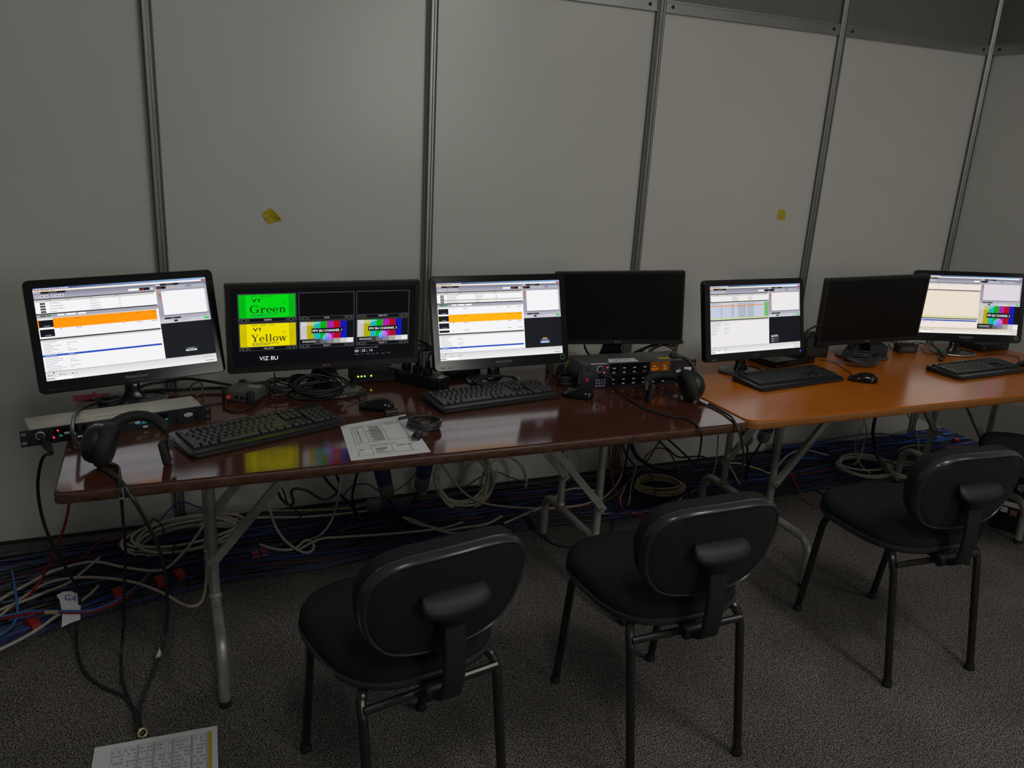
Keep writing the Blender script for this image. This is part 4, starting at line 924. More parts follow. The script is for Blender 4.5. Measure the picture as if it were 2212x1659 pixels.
m = MB(); m.M = TR(-.025, -.058, .018) @ Rx(D2R(100)); m.lathe([(.006, 0), (.007, .003), (.007, .013), (.004, .017)], 12); m.build('red_plug', mat('red_boot', (.75, .045, .03), .4), t)
inv = rootM(t).inverted(); P0 = rootM(t) @ Vector((-.025, -.074, .015))
m = MB(); m.tube(spline([P0, T(489, 882, .004), T(505, 888, .004), T(530, 885, .004), T(555, 872, .004), T(572, 852, .004), T(590, 842, .006), T(612, 838, .006)], 8), .0032, 8); m.build('cable', CK, t, 60, inv)
# rack switch with lights behind the wide monitor
t = thing('network_switch', (.655, -.535, TZ), D2R(1), 'low black network switch with four green lights behind the wide multiviewer monitor', 'network switch')
m = MB(); m.slab(.155, .078, .003, .042, .003, .001, 0, .040); m.build('housing', BLKM, t, 30)
for i, (px, py, mt) in enumerate(((773.5, 811, LYEL), (780.8, 810.8, LYEL), (787.8, 810.3, LGRN), (801.8, 809.3, LYEL))):
    q = V(px, py, -.535); a = rootM(t).inverted() @ q
    m = MB(); m.M = TR(a.x, .0005, .026) @ Rx(math.pi/2); m.lathe([(.0026, -.001), (.0026, .002), (.001, .003)], 10); m.build('status_light', mt, t)
for sx in (-1, 1): m = MB(); m.box(sx*.06, .016, .0015, .02, .02, .003); m.build('rubber_foot', BLKM, t, 0)
# long black power strip running to the back
A1, B1 = T(948, 849), T(876, 830); yw = frame2(B1, A1); ex, ey = local(yw); Lp = .235; c = A1-ex*Lp/2+ey*.030
t = thing('power_strip', (c.x, c.y, TZ), yw, 'long black rack power strip lying between the wide monitor and next keyboard', 'power strip')
m = MB(); m.slab(Lp, .056, .0005, .046, .003, .0012); m.build('housing', mat('power_strip_black', (.010, .010, .011), .25), t, 30)
m = MB(); m.M = TR(Lp/2+.0006, 0, .023) @ Rz(math.pi/2) @ Rx(math.pi/2); m.lathe([(.010, 0), (.010, .0016), (.006, .002)], 14); m.build('end_socket', BLK, t)
m = MB(); m.box(Lp/2-.018, .004, .0463, .016, .034, .0005, R=Matrix.Rotation(.25, 3, 'Z')); m.build('sticker', WHITEP, t, 0)
for k, x in enumerate((.040, -.005, -.055)):
    m = MB(); m.M = TR(x, .004, .0455); m.slab(.028, .028, 0, .022, .006, .003); m.slab(.014, .016, .02, .046, .005, .002); pl = m.build('plug', BLK, t, 40)
    q = MB(); P = spline([(x, .004, .088), (x+.004, .01, .115), (x+.02, .035, .128), (x+.05, .075, .12), (x+.08, .12, .10)], 6); q.tube(P, .0036, 8); q.build('cable', CK, t)
# flat set top boxes and bricks
def flatbox(name, c, yaw, w, d, h, label, cat, m_=BLK, bits=None):
    t = thing(name, (c.x, c.y, TZ), yaw, label, cat); m = MB(); m.slab(w, d, .0015, h, .004, .0012); m.build('housing', m_, t, 30)
    for sx in (-1, 1): q = MB(); q.box(sx*(w/2-.014), 0, .001, .014, d*.7, .002); q.build('rubber_foot', BLKM, t, 0)
    if bits: bits(t)
    return t
p0, p1 = T(1672, 797), T(1742, 787); yw = frame2(p0, p1); ex, ey = local(yw); c = p0+ex*.125+ey*.075
def bE(t):
    m = MB(); m.box(-.02, .02, .0285, .05, .02, .0004, R=Matrix.Rotation(.4, 3, 'Z')); m.build('sticker', mat('dull_sticker', (.32, .31, .27), .6), t, 0)
    m = MB(); m.box(-.105, -.0758, .012, .012, .001, .004); m.build('badge', SILV, t, 0)
flatbox('video_box', c, yw, .25, .15, .028, 'flat black video box with a dull sticker, partly under the blue lit monitor', 'video box', BLKG, bE)
p0, p1 = T(2118, 760), T(2176, 755.5); yw = frame2(p0, p1); ex, ey = local(yw); c = p0+ex*.098+ey*.085
def bG(t):
    m = MB(); m.box(-.055, .04, .0335, .05, .04, .0004); m.build('sticker', mat('green_sticker', (.25, .30, .12), .6), t, 0)
    for k, x in enumerate((.05, .06, .07)): m = MB(); m.M = TR(x, -.0855, .018) @ Rx(math.pi/2); m.lathe([(.0022, 0), (.0022, .001), (.001, .0015)], 8); m.build('button', SILV, t)
    m = MB(); m.box(-.075, -.0858, .016, .012, .001, .005); m.build('badge', SILV, t, 0)
flatbox('video_box', c, yw, .195, .17, .033, 'flat black video box with a pale green sticker behind the colour bar monitor', 'video box', BLK, bG)
flatbox('power_adapter', T(1903, 772)+Vector((0, .045, 0)), D2R(-30), .075, .13, .055, 'bulky black power box behind the switched off monitor on the orange table', 'power adapter', BLKM)
def bA(t):
    for x in (-.006, .010): m = MB(); m.M = TR(x, -.0225, .020) @ Rx(math.pi/2); m.lathe([(.004, -.001), (.004, .001), (.0025, .0014)], 10); m.build('socket', PGREY, t)
    m = MB(); m.box(0, -.0222, .018, .075, .0008, .022); m.build('label_plate', GREYP, t, 0)
flatbox('power_adapter', T(1962, 762)+Vector((0, .02, 0)), D2R(-14), .095, .044, .038, 'small black adapter with two round sockets standing behind the orange table screens', 'power adapter', BLKM, bA)
flatbox('power_adapter', T(1000, 812)+Vector((0, .03, 0)), D2R(8), .13, .07, .032, 'black power brick lying behind the screen with the orange row and power strip', 'power adapter', BLKM)
flatbox('rack_box', T(1752, 772)+Vector((.03, .055, 0)), D2R(-8), .11, .13, .085, 'black equipment box standing between the two monitors at the wall side of the orange table', 'equipment box', BLKM)
# card box with coloured labels beside the two row panel
c = T(1228, 812); t = thing('parts_box', (c.x+.01, c.y+.06, TZ), D2R(-8), 'small grey card box with a yellow label and pink and orange tape', 'box')
m = MB(); m.slab(.115, .10, .0005, .062, .002, .0008); m.build('carton', CARD, t, 30)
m = MB(); m.box(.010, -.0506, .044, .046, .0006, .026); m.build('yellow_label', YELT, t, 0)
m = MB(); m.box(.044, -.0507, .036, .011, .0006, .048); m.build('orange_tape', ORANGET, t, 0)
m = MB(); m.box(.052, -.02, .0626, .030, .055, .0006); m.box(.052, -.0508, .056, .030, .0006, .012); m.build('pink_tape', PINKT, t, 0)
m = MB(); m.box(-.03, -.0506, .05, .022, .0006, .010); m.build('white_label', WHITEP, t, 0)
# pink tape strips on the table corner
c = T(196, 858); t = thing('pink_tape', (0, 0, 0), 0, 'strips of bright pink tape stuck over the back corner of the brown table', 'tape')
def strip(pts, mt, nm, par, th=.0006):
    m = MB(); n = len(pts)//2
    top = [Vector(p) for p in pts]; bot = [p-Vector((0, 0, th)) for p in top]
    k = len(top); m.add(top+bot, [tuple(range(k)), tuple(range(2*k-1, k-1, -1))]+[(i, i+k, (i+1) % k+k, (i+1) % k) for i in range(k)]); return m.build(nm, mt, par, 0)
strip([T(158, 866, .001), T(157, 855, .001), T(186, 853, .002), T(200, 851, .010), T(202, 858, .008), T(192, 864, .002), T(176, 867, .001)], PINKT, 'strip', t)
strip([T(196, 852, .012), T(203, 846, .014), T(212, 851, .005), T(238, 849, .001), T(240, 855, .001), T(222, 858, .001), T(204, 859, .006)], PINKT, 'strip', t)
# sheet hanging over the table edge
def sheet(corners, nu, nv, fn, name, label):
    bl, br, tr_, tl = corners; t = thing(name, (0, 0, 0), 0, label, 'paper sheet')
    def P(u, v, lift=0): p = (tl*(1-u)+tr_*u)*(1-v)+(bl*(1-u)+br*u)*v; return fn(p, u, v)+Vector((0, 0, lift))
    m = MB(); g = [[P(i/nu, j/nv) for i in range(nu+1)] for j in range(nv+1)]; vs = [p for r in g for p in r]; lo = [p-Vector((0, 0, .0004)) for p in vs]; k = nu+1; N = len(vs)
    fs = []
    for j in range(nv):
        for i in range(nu): a = j*k+i; fs.append((a, a+k, a+k+1, a+1)); fs.append((a+N, a+1+N, a+k+1+N, a+k+N))
    m.add(vs+lo, fs); m.build('paper', PAPER, t, 60)
    return t, P
def inkline(mb, P, u0, v0, u1, v1, th, col, n=10):
    for i in range(n):
        a, b = i/n, (i+1)/n; ua, ub, va, vb = u0+(u1-u0)*a, u0+(u1-u0)*b, v0+(v1-v0)*a, v0+(v1-v0)*b
        if abs(u1-u0) > abs(v1-v0): mb.quad(P(ua, va-th, .0006), P(ub, vb-th, .0006), P(ub, vb+th, .0006), P(ua, va+th, .0006), col)
        else: mb.quad(P(ua-th, va, .0006), P(ua+th, va, .0006), P(ub+th, vb, .0006), P(ub-th, vb, .0006), col)
EDGEY = -1.2225
def bend(p, u, v):
    lift = .001+.012*max(0, math.sin(math.pi*min(1, (1-v)*3.0)))*(v < .35)*(.4+.6*u)+.004*math.sin(math.pi*u)*(v > .3)*(v < .8)
    if p.y < EDGEY:
        over = EDGEY-p.y; return Vector((p.x, EDGEY-over*.55, TZ+.0015-over*.83))
    return Vector((p.x, p.y, TZ+lift+.0006))
bl, br, tr_, tl = T(757, 992), T(928, 973), T(876, 896), T(735, 921)
dn = (bl-tl).normalized()*.016; bl, br = bl+dn, br+(br-tr_).normalized()*.016
SH1, PF = sheet((bl, br, tr_, tl), 14, 20, bend, 'printed_sheet', 'printed table sheet lying over the front edge of the brown table')
m = MB(); g_ = lin((120, 120, 122)); dk = lin((95, 95, 98))
for u in (.16, .30, .56, .84): inkline(m, PF, u, .12, u, .62, .0022, g_)
for u in (.12, .30, .56, .80): inkline(m, PF, u, .76, u, .91, .0022, g_, 5)
for v in (.12, .16, .62, .76, .91): inkline(m, PF, .12, v, .86, v, .0014, g_)
for u in (.12, .86): inkline(m, PF, u, .12, u, .62, .0022, g_); 
rnd = random.Random(5)
for i in range(24): v = .175+i*.0185; inkline(m, PF, .36+rnd.uniform(-.03, .02), v, .52, v, .0036, g_, 4); inkline(m, PF, .19, v, .215, v, .003, g_, 1)
for i in range(4): v = .80+i*.024; inkline(m, PF, .34, v, .50+rnd.uniform(-.06, .03), v, .0036, g_, 3)
for u, v, w_ in ((.20, .14, .08), (.60, .14, .16), (.88-.12, .78, .06), (.62, .78, .12), (.14, .78, .06), (.62, .185, .12), (.86-.10, .185, .05)): inkline(m, PF, u, v, u+w_, v, .004, dk, 3)
m.build('table_print', PRN, SH1, 0)['kind'] = 'stuff'
m = MB(); vs_, fs_, w_, y0_, y1_ = glyphs('SWITCHER GLOBAL'); kx = .36/w_; m.add([PF(.64-v[0]*kx, .715+(v[1]-.35)*.030, .0007) for v in vs_], fs_, lin((70, 70, 74))); m.build('heading_print', PRN, SH1, 0)
# black clip on the sheet
c = T(845, 903); t = thing('black_clip', (c.x, c.y, TZ+.011), D2R(6), 'small black tube shaped clip holding down the top of the printed sheet', 'clip')
m = MB(); m.M = TR(0, 0, .0085) @ Ry(math.pi/2); m.lathe([(.0075, -.020), (.0085, -.019), (.0085, .012), (.0095, .013), (.0095, .020), (.007, .021)], 16); m.build('barrel', BLK, t)
m = MB(); m.box(0, .004, .002, .034, .016, .003); m.build('clip_foot', BLKM, t, 0)
# ================================================================== cables
NCAB = [0]
def cable(pts, r, mt, label, group=None, sub=8, n=7, name='cable', cat='cable'):
    m = MB(); m.tube(spline(pts, sub), r, n); o = m.build(name, mt, None, 60); tag(o, label, cat, group); return o
def coil_pts(c, R, turns, ex, ey, nz, jit, dz, seed, seg=18, sq=1.0):
    r = random.Random(seed); P = []; a0 = r.uniform(0, 6.28)
    for k in range(turns):
        rx, ry = R*r.uniform(1-jit, 1+jit*.3), R*sq*r.uniform(1-jit, 1+jit*.3); ox, oy = r.uniform(-jit, jit)*R*.5, r.uniform(-jit, jit)*R*.5
        for i in range(seg):
            a = a0+2*math.pi*i/seg; t_ = (k+i/seg)
            P.append(c+ex*(ox+rx*math.cos(a))+ey*(oy+ry*math.sin(a))+nz*(dz*(k % 5)+dz*.5*math.sin(a*2+k)))
    return P
def smooth(P, it=2):
    for _ in range(it): P = [P[0]]+[(P[i-1]+P[i]*2+P[i+1])/4 for i in range(1, len(P)-1)]+[P[-1]]
    return P
def coil(c, R, turns, r, mt, label, tilt=(0, 0), jit=.12, dz=.006, seed=1, sq=.9, name='cable_coil', ties=0, extra=None, n=7):
    M_ = Matrix.Rotation(tilt[1], 3, 'Z') @ Matrix.Rotation(tilt[0], 3, 'X'); ex, ey, nz = M_ @ Vector((1, 0, 0)), M_ @ Vector((0, 1, 0)), M_ @ Vector((0, 0, 1))
    P = smooth(coil_pts(Vector(c), R, turns, ex, ey, nz, jit, dz, seed, sq=sq), 2)
    if extra: P = P+extra
    t = thing(name, (0, 0, 0), 0, label, 'cable'); m = MB(); m.tube(spline(P, 2), r, n); m.build('wire', mt, t, 60)
    for k in range(ties):
        a = 2.0+k*2.4; q = Vector(c)+ex*R*.92*math.cos(a)+ey*R*sq*.92*math.sin(a)+nz*dz*2
        td = (-ex*math.sin(a)+ey*math.cos(a)).normalized(); rr = MB(); rad = dz*2.6+r*1.6
        nn = nz; bb = td.cross(nn).normalized()
        rr.tube([q+(nn*math.cos(2*math.pi*i/14)*.9+bb*math.sin(2*math.pi*i/14)*1.3)*rad for i in range(14)], r*.6, 5, True); rr.build('cable_tie', BLKM, t)
    return t
# --- table top tangles
cB = Vector((.43, -.60, TZ))
coil(T(690, 842, .030), .085, 5, .0036, CK, 'black cable looped round the neck of the wide multiviewer monitor', (D2R(18), 0), .25, .006, 3, .65)
coil(T(612, 838, .016), .060, 6, .0024, CK, 'tangle of thin black cable between the grey converter box and wide monitor', (D2R(8), .5), .35, .005, 4, .8)
coil(T(655, 830, .028), .055, 4, .0028, CK, 'loose black cable loops lying behind the wide monitor base', (D2R(25), .2), .35, .006, 9, .7)
coil(T(1070, 828, .018), .085, 4, .0030, CK, 'black cable loops round the silver rimmed base behind the middle keyboard', (D2R(10), 0), .3, .006, 5, .55)
coil(T(1225, 822, .012), .055, 6, .0030, CK, 'tangled black cable heap beside the grey card box', (0, .4), .35, .006, 6, .6)
coil(T(1862, 778, .022), .095, 9, .0036, CKS, 'thick coil of glossy black cable on the base of the switched off monitor', (D2R(6), 0), .2, .005, 7, .55)
coil(T(240, 872, .010), .035, 4, .0055, CK, 'short loop of thick black cable by the monitor base at the pink tape', (D2R(6), .3), .3, .006, 8, .7)
cable([T(416, 852, .004), T(411, 838, .02), T(420, 828, .035), T(432, 826, .035), T(438, 838, .02), T(430, 851, .004), T(424, 856, .003)], .0028, COLIVE, 'short olive loop of cable standing between the pink tape monitor and grey box')
o = cable([T(590, 838, .004), T(596, 830, .05), T(594, 812, .09), T(592, 806, .1), T(594, 830, .05), T(596, 870, .012), T(594, 898, .003), T(590, 905, .003)], .0012, CK, 'thin black wire running down to the askew keyboard')
cable([T(1070, 838, .004), T(1050, 828, .006), T(1042, 812, .012), T(1036, 800, .02)], .0018, CK, 'thin black keyboard lead behind the middle keyboard')
cable([T(1173, 842, .004), T(1182, 826, .006), T(1190, 805, .02), T(1194, 790, .04), T(1196, 778, .055)], .0018, COLIVE, 'thin lead rising from the middle keyboard to the card box')
CGL=cable([T(2010, 742, .03), T(2022, 752, .03), T(2034, 764, .02), T(2040, 772, .01), T(2034, 779, .006), T(2029, 774, .006), T(2040, 768, .008), T(2050, 760, .006)], .0045, CK, 'black lead with small loop by the colour bar monitor base')
m = MB(); m.M = TR(*T(2031, 759, .024)) @ Rx(D2R(30)); m.lathe([(.0085, -.014), (.0095, -.012), (.0095, .012), (.0085, .014)], 14); m.build('green_tape_flag', GREENT, CGL)
cable([T(1990, 752, .01), T(1998, 762, .004), T(2020, 766, .004), T(2050, 768, .004)], .002, CK, 'thin black lead between the small adapter and colour bar monitor')
for k, pts in enumerate(([T(1918, 742, .06), T(1926, 754, .05), T(1938, 762, .02), T(1950, 764, .004)], [T(1925, 738, .08), T(1945, 746, .06), T(1965, 748, .055), T(1990, 742, .06)], [T(1935, 736, .10), T(1942, 744, .08), T(1960, 742, .08), T(1985, 740, .07), T(2000, 744, .05)])):
    cable(pts, .0022, CK, ('thin black lead drooping onto the table by the small two socket adapter', 'thin black lead sagging just above the small two socket adapter', 'upper thin black lead between switched off and colour bar monitors')[k])
# power cord coil with plug on the brown table
cP = T(916, 916, .012)
t = thing('coiled_power_lead', (0, 0, 0), 0, 'coiled black power cord with a three pin plug beside the printed sheet', 'power cord')
P = smooth(coil_pts(cP, .051, 4, Vector((1, .1, 0)), Vector((-.1, 1, 0)), Vector((0, 0, 1)), .12, .0040, 12, sq=1.0), 2)
endp = T(908, 934, .012); P = P+[mid(P[-1], endp)+Vector((.012, -.004, .010)), T(914, 928, .014), endp]
m = MB(); m.tube(spline(P, 2), .0045, 8); m.build('wire', CKS, t, 60)
m = MB(); m.tube([T(861, 904, .008), T(880, 900, .010), T(897, 905, .010)], .0045, 8); m.build('tail', CKS, t, 60)
pd = (T(899, 944, .010)-endp).normalized(); sd = pd.cross(Vector((0, 0, 1))).normalized()
m = MB(); m.tube([endp, endp+pd*.012, endp+pd*.018, endp+pd*.040, endp+pd*.044], [.006, .009, .014, .013, .010], 10); m.build('plug', BLK, t, 50)
for k in (-1, 0, 1): m = MB(); m.tube([endp+pd*.043+sd*.006*k, endp+pd*.058+sd*.006*k], .002, 6); m.build('pin', SILV, t)
# cable from the second panel across the table to the floor
P = [IC2.matrix_world @ Vector((0, 0, 0))] if False else []
cable([T(1306, 812, .030), T(1330, 838, .012), T(1352, 858, .005), T(1374, 872, .004), T(1396, 884, .004), T(1440, 898, .004), T(1478, 903, .005), T(1500, 913, .005), V(1510, 926, -1.231), V(1515, 942, -1.232), V(1514, 962, -1.18), V(1510, 985, -1.05), V(1502, 1005, -.95), V(1492, 1040, -.80), F(1486, 1090, .02)], .0036, CK, 'black lead running from the two row panel over the table edge')
CHS=cable([T(1500, 858, .030), T(1512, 864, .012), T(1530, 872, .006), T(1560, 888, .005), T(1580, 901, .006), V(1592, 922, -1.234), V(1602, 950, -1.234), V(1606, 985, -1.12), V(1604, 1010, -1.05), V(1600, 1050, -.98), F(1590, 1120, .01)], .0042, CKS, 'thick black headset lead hanging off the table joint')
m = MB(); q = spline([T(1512, 864, .012), T(1521, 868.5, .009), T(1530, 872, .006)], 3); m.tube(q, .0052, 8); m.build('label_sleeve', WHITEP, CHS)
# headset cables falling from the left end of the table
HXL = rootM(IC1) @ Vector((-.178, -.045, -.012))
cable([HXL, F(95, 985, .66), F(85, 1015, .60), F(82, 1060, .52), F(92, 1120, .42), F(115, 1180, .32), F(150, 1240, .21), F(172, 1290, .12), F(165, 1360, .02), F(168, 1410, .006), F(182, 1450, .006), F(215, 1480, .006), F(268, 1505, .006), F(292, 1538, .008)], .0046, CK, 'black microphone lead hanging from the end of the long panel to the floor')
cup = rootM(HS1) @ Vector((-.085, -.03, .03))
CH1=cable([cup, T(252, 1006, .006), T(257, 1030, .006), V(259, 1050, -1.2245), V(262, 1075, -1.222), F(266, 1130, .52), F(271, 1190, .40), F(267, 1290, .20), F(268, 1340, .11), F(262, 1410, .01), F(264, 1465, .006), F(280, 1512, .006), F(295, 1545, .008)], .0040, CK, 'black lead with white sleeve hanging straight down from the single ear headset')
m = MB(); m.tube(spline([V(260, 1054, -1.2246), V(261.3, 1066, -1.2236), V(262, 1076, -1.2222)], 3), .0052, 8); m.build('label_sleeve', WHITEP, CH1); m = MB(); q = V(261.3, 1066, -1.2236); put_text(m, 'PH EXT', TR(q.x+.0022, q.y-.0057, q.z) @ Rx(math.pi/2) @ Rz(math.pi/2), .0042, lin((40, 40, 40)), xs=.9); m.build('sleeve_lettering', PRN, CH1, 0)
CH3=cable([T(250, 862, .010), T(222, 868, .018), T(190, 876, .030), T(165, 892, .055), T(156, 925, .070), T(163, 955, .052), T(180, 980, .030), T(215, 1006, .010), T(245, 1026, .006), T(262, 1040, .005), V(275, 1060, -1.226), V(300, 1098, -1.22), F(330, 1155, .46), F(350, 1205, .36), F(359, 1270, .22), F(362, 1320, .13), F(356, 1370, .04), F(346, 1410, .012), F(330, 1455, .006), F(312, 1500, .006), F(300, 1540, .008)], .0052, CKS, 'thick grey black lead curling round the headset and down to the floor')
m = MB(); m.tube([F(348, 1401, .012), F(341, 1420, .012)], .0065, 8); m.build('label_sleeve', WHITEP, CH3)
t = thing('cable_splitter', F(300, 1550), 0, 'dark joined cable end with a brass ring on the carpet by the loose sheet', 'connector'); inv = rootM(t).inverted()
m = MB(); m.tube([F(293, 1536, .009), F(298, 1555, .010), F(300, 1575, .010)], [.006, .0085, .008], 10); m.build('sleeve', BLK, t, 60, inv)
m = MB(); q = F(308, 1583, .012); m.M = TR(*q) @ Rx(D2R(70)) @ Ry(.4); m.tube([(.011*math.cos(2*math.pi*i/16), .011*math.sin(2*math.pi*i/16), 0) for i in range(16)], .0035, 8, True); m.build('brass_ring', GOLD, t, 60, inv)
m = MB(); m.tube([F(300, 1575, .010), F(306, 1583, .012)], .006, 8); m.build('plug_body', GREYP, t, 60, inv)
# ================================================================== wall tape
def walltape(px, py, pts, label, fold):
    c = V(px, py, -.003); t = thing('yellow_tape', (c.x, -.0035, c.z), 0, label, 'tape', None)
    n = len(pts); vs = [(x, -d, z) for x, z, d in pts]; bk = [(x, -d+.0008, z) for x, z, d in pts]
    cx = (sum(p[0] for p in pts)/n, -.0012-fold*.35, sum(p[1] for p in pts)/n); m = MB()
    m.add(vs+bk+[cx, (cx[0], cx[1]+.0008, cx[2])], [(i, (i+1) % n, 2*n) for i in range(n)]+[((i+1) % n+n, i+n, 2*n+1) for i in range(n)]+[(i, i+n, (i+1) % n+n, (i+1) % n) for i in range(n)])
    m.build('tape_piece', YELT, t, 0); return t
walltape(585, 467, [(-.033, .006, .001), (-.026, -.002, .004), (-.020, -.018, .001), (-.004, -.030, .002), (.016, -.020, .002), (.038, -.012, .010), (.030, -.002, .014), (.018, .014, .012), (-.002, .030, .006), (-.018, .020, .004)], 'crumpled piece of yellow tape on the wall above the wide multiviewer monitor', .006)
walltape(1688, 464, [(-.026, -.020, .001), (.024, -.026, .001), (.025, .004, .001), (.020, .018, .002), (.008, .025, .002), (-.020, .026, .001)], 'flat square of yellow tape on the wall above the switched off monitor', .001)
# ================================================================== loose sheet on the carpet
o0, xd = F(205, 1618), (F(469, 1570)-F(205, 1618)).normalized(); yd = Vector((xd.y, -xd.x, 0)); W4, H4 = .292, .207
cn = [o0+yd*H4, o0+xd*W4+yd*H4, o0+xd*W4, o0]
cn = [Vector((p.x, p.y, .002)) for p in cn]
SH2, PG = sheet(cn, 8, 8, lambda p, u, v: p+Vector((0, 0, .002+.003*math.sin(3*u)*math.sin(2.5*v))), 'schedule_sheet', 'white schedule sheet with a yellow column lying loose on the carpet')
m = MB(); g_ = lin((150, 152, 156)); g2 = lin((188, 190, 195))
def block(u0, v0, u1, v1, c, lift=.0006, n=8):
    for i in range(n):
        a, b = v0+(v1-v0)*i/n, v0+(v1-v0)*(i+1)/n; m.quad(PG(u0, a, lift), PG(u0, b, lift), PG(u1, b, lift), PG(u1, a, lift), c)
for i in range(32):
    u = .14+i*.0255
    if i in (8, 13, 19, 25, 30): block(u, .10, u+.018, .98, g2, .0005)
    inkline(m, PG, u, .10, u, .98, .0008, g_, 8)
for v in (.10, .14, .36, .62, .98): inkline(m, PG, .14, v, .945, v, .0014, g_)
rnd = random.Random(3)
for i in range(30):
    u = .147+i*.0255
    for j in range(12):
        if rnd.random() < .6: v = .16+j*.066; block(u, v, u+.011, v+.032, g_, .0007, 1)
block(.925, .09, .952, .98, lin((205, 180, 20)), .0009)
m.build('table_print', PRN, SH2, 0)['kind'] = 'stuff'
# ================================================================== equipment case at the right
c = F(2176, 1152); t = thing('equipment_case', (3.53, -1.12, 0), D2R(-62), 'black equipment case with small labels on its side, behind the chairs', 'case')
m = MB(); m.slab(.36, .30, .004, .30, .008, .003); m.build('body', BLK, t, 30)
for sx in (-1, 1):
    for sy in (-1, 1): m = MB(); m.slab(.03, .03, 0, .012, .006, 0, sx*.15, sy*.12); m.build('foot', BLKM, t, 30)
m = MB(); m.M = TR(-.10, -.151, .215) @ Rx(math.pi/2); m.lathe([(.018, 0), (.018, .003), (.012, .004), (.010, -.004)], 18); m.build('recessed_socket', SILV, t)
for x, z, w_, h_, mt in ((-.12, .13, .075, .022, WHITEP), (-.145, .10, .026, .024, WHITEP), (-.108, .095, .026, .024, mat('red_label', (.35, .12, .10), .6))):
    m = MB(); m.box(x, -.1505, z, w_, .0008, h_); m.build('label', mt, t, 0)
# ================================================================== blue industrial plugs under the tables
def plug(p0, p1, label, tail, g='blue power plugs with grey glands'):
    d = (p1-p0); L = d.length; t = thing('power_plug', p0, 0, label, 'power plug', g); inv = rootM(t).inverted(); dn = d/L
    P, R = [p0], [.024]
    for k in range(1, 22): P.append(p0+dn*L*.66*k/21); R.append((.027+.004*(1-k/21))*(1.05 if k % 3 else .94))
    m = MB(); m.tube(P, R, 16); m.build('plug_body', BLUEP, t, 40, inv)
    m = MB(); m.tube([p0+dn*L*.64, p0+dn*L*.67, p0+dn*L*.95, p0+dn*L], [.024, .028, .027, .020], 14); m.build('gland', PGREY, t, 40, inv)
    if tail: m = MB(); m.tube(spline([p0+dn*L*.97]+tail, 6), .0052, 8); m.build('cable', CK, t, 60, inv)
    return t
plug(V(818, 985, -.55), V(837, 1070, -.50), 'blue ribbed power plug hanging under the sheet end of the brown table', [V(846, 1090, -.46), F(856, 1122, .03), F(850, 1135, .02)])
plug(V(924, 970, -.55), V(909, 1056, -.50), 'blue ribbed power plug hanging beside the upright white coil', [V(898, 1072, -.46), F(884, 1098, .06), F(872, 1125, .02)])
plug(F(888, 1104, .085), F(792, 1090, .085), 'blue ribbed power plug lying on the cable heap on the floor', None)
plug(V(1604, 890, -.62), V(1613, 956, -.58), 'blue ribbed power plug hanging at the joint of the two tables', [V(1615, 985, -.55), F(1612, 1040, .04)])
plug(V(1676, 880, -.62), V(1646, 952, -.56), 'blue ribbed power plug hanging slanted beside the orange table leg', [V(1636, 970, -.52), V(1622, 990, -.45), F(1610, 1030, .05)])
# ================================================================== floor cables: the heap along the wall
BND = [F(px, py) for px, py in ((-260, 1500), (0, 1405), (150, 1345), (350, 1290), (500, 1255), (700, 1228), (900, 1182), (1150, 1142), (1330, 1122), (1560, 1085), (1700, 1070), (1850, 1040), (2000, 1010))]
BND = [(p.x, p.y) for p in BND]+[(5.3, -.42)]
def yfront(x):
    if x <= BND[0][0]: return BND[0][1]
    for (xa, ya), (xb, yb) in zip(BND, BND[1:]):
        if xa <= x <= xb: return ya+(yb-ya)*(x-xa)/(xb-xa)
    return BND[-1][1]
HEAPC = [((.013, .023, .11), 8), ((.011, .016, .06), 7), ((.017, .040, .19), 4.5), ((.010, .010, .012), 11), ((.16, .010, .014), 1.2), ((.03, .07, .16), .9), ((.018, .018, .026), 6)]
def pick(r):
    tot = sum(w for _, w in HEAPC); q = r.uniform(0, tot)
    for c_, w in HEAPC:
        q -= w
        if q <= 0: return c_
    return HEAPC[0][0]
def cable_vc():
    m = bpy.data.materials.new('mixed_cable_jackets'); m.use_nodes = True; nt = m.node_tree; b = nt.nodes['Principled BSDF']; a = nt.nodes.new('ShaderNodeVertexColor'); a.layer_name = 'Col'; b.inputs['Roughness'].default_value = .45; nt.links.new(a.outputs[0], b.inputs['Base Color']); return m
CVC = cable_vc()
rnd = random.Random(21); m = MB()
for i in range(300):
    t0 = rnd.random()**.85; f1, f2, p1_, p2_ = rnd.uniform(.8, 2.2), rnd.uniform(3, 6), rnd.uniform(0, 6.28), rnd.uniform(0, 6.28); am = rnd.uniform(.04, .16); r_ = rnd.choice((.0026, .003, .0036, .0045)); lay = rnd.random()
    x0, x1 = (-1.5, 5.2) if rnd.random() < .55 else sorted((rnd.uniform(-1.5, 4), rnd.uniform(-1, 5.2)))
    if x1-x0 < .7: x1 = x0+.9
    P = []; x = x0
    while x <= x1:
        tt = min(1, max(0.02, t0+am*math.sin(f1*x+p1_)+.05*math.sin(f2*x+p2_))); yf = yfront(x); y = -.085+(yf+.085)*tt
        hh = (.008+.055*math.sin(math.pi*min(1, tt*1.02))**.7)*(.75 if x < 3.6 else .55); z = r_+.001+hh*lay+.006*math.sin(f2*.7*x+p1_)*lay
        if x > 3.5: y = max(y, -.46+.03*lay)
        P.append(Vector((x, y, max(r_+.0005, z)))); x += .11
    m.tube(spline(P, 2), r_, 5, col=pick(rnd))
tag(m.build('floor_cable_heap', CVC, None, 60), 'heap of mostly dark blue cables running along the foot of the white wall', 'cables', None, 'stuff')
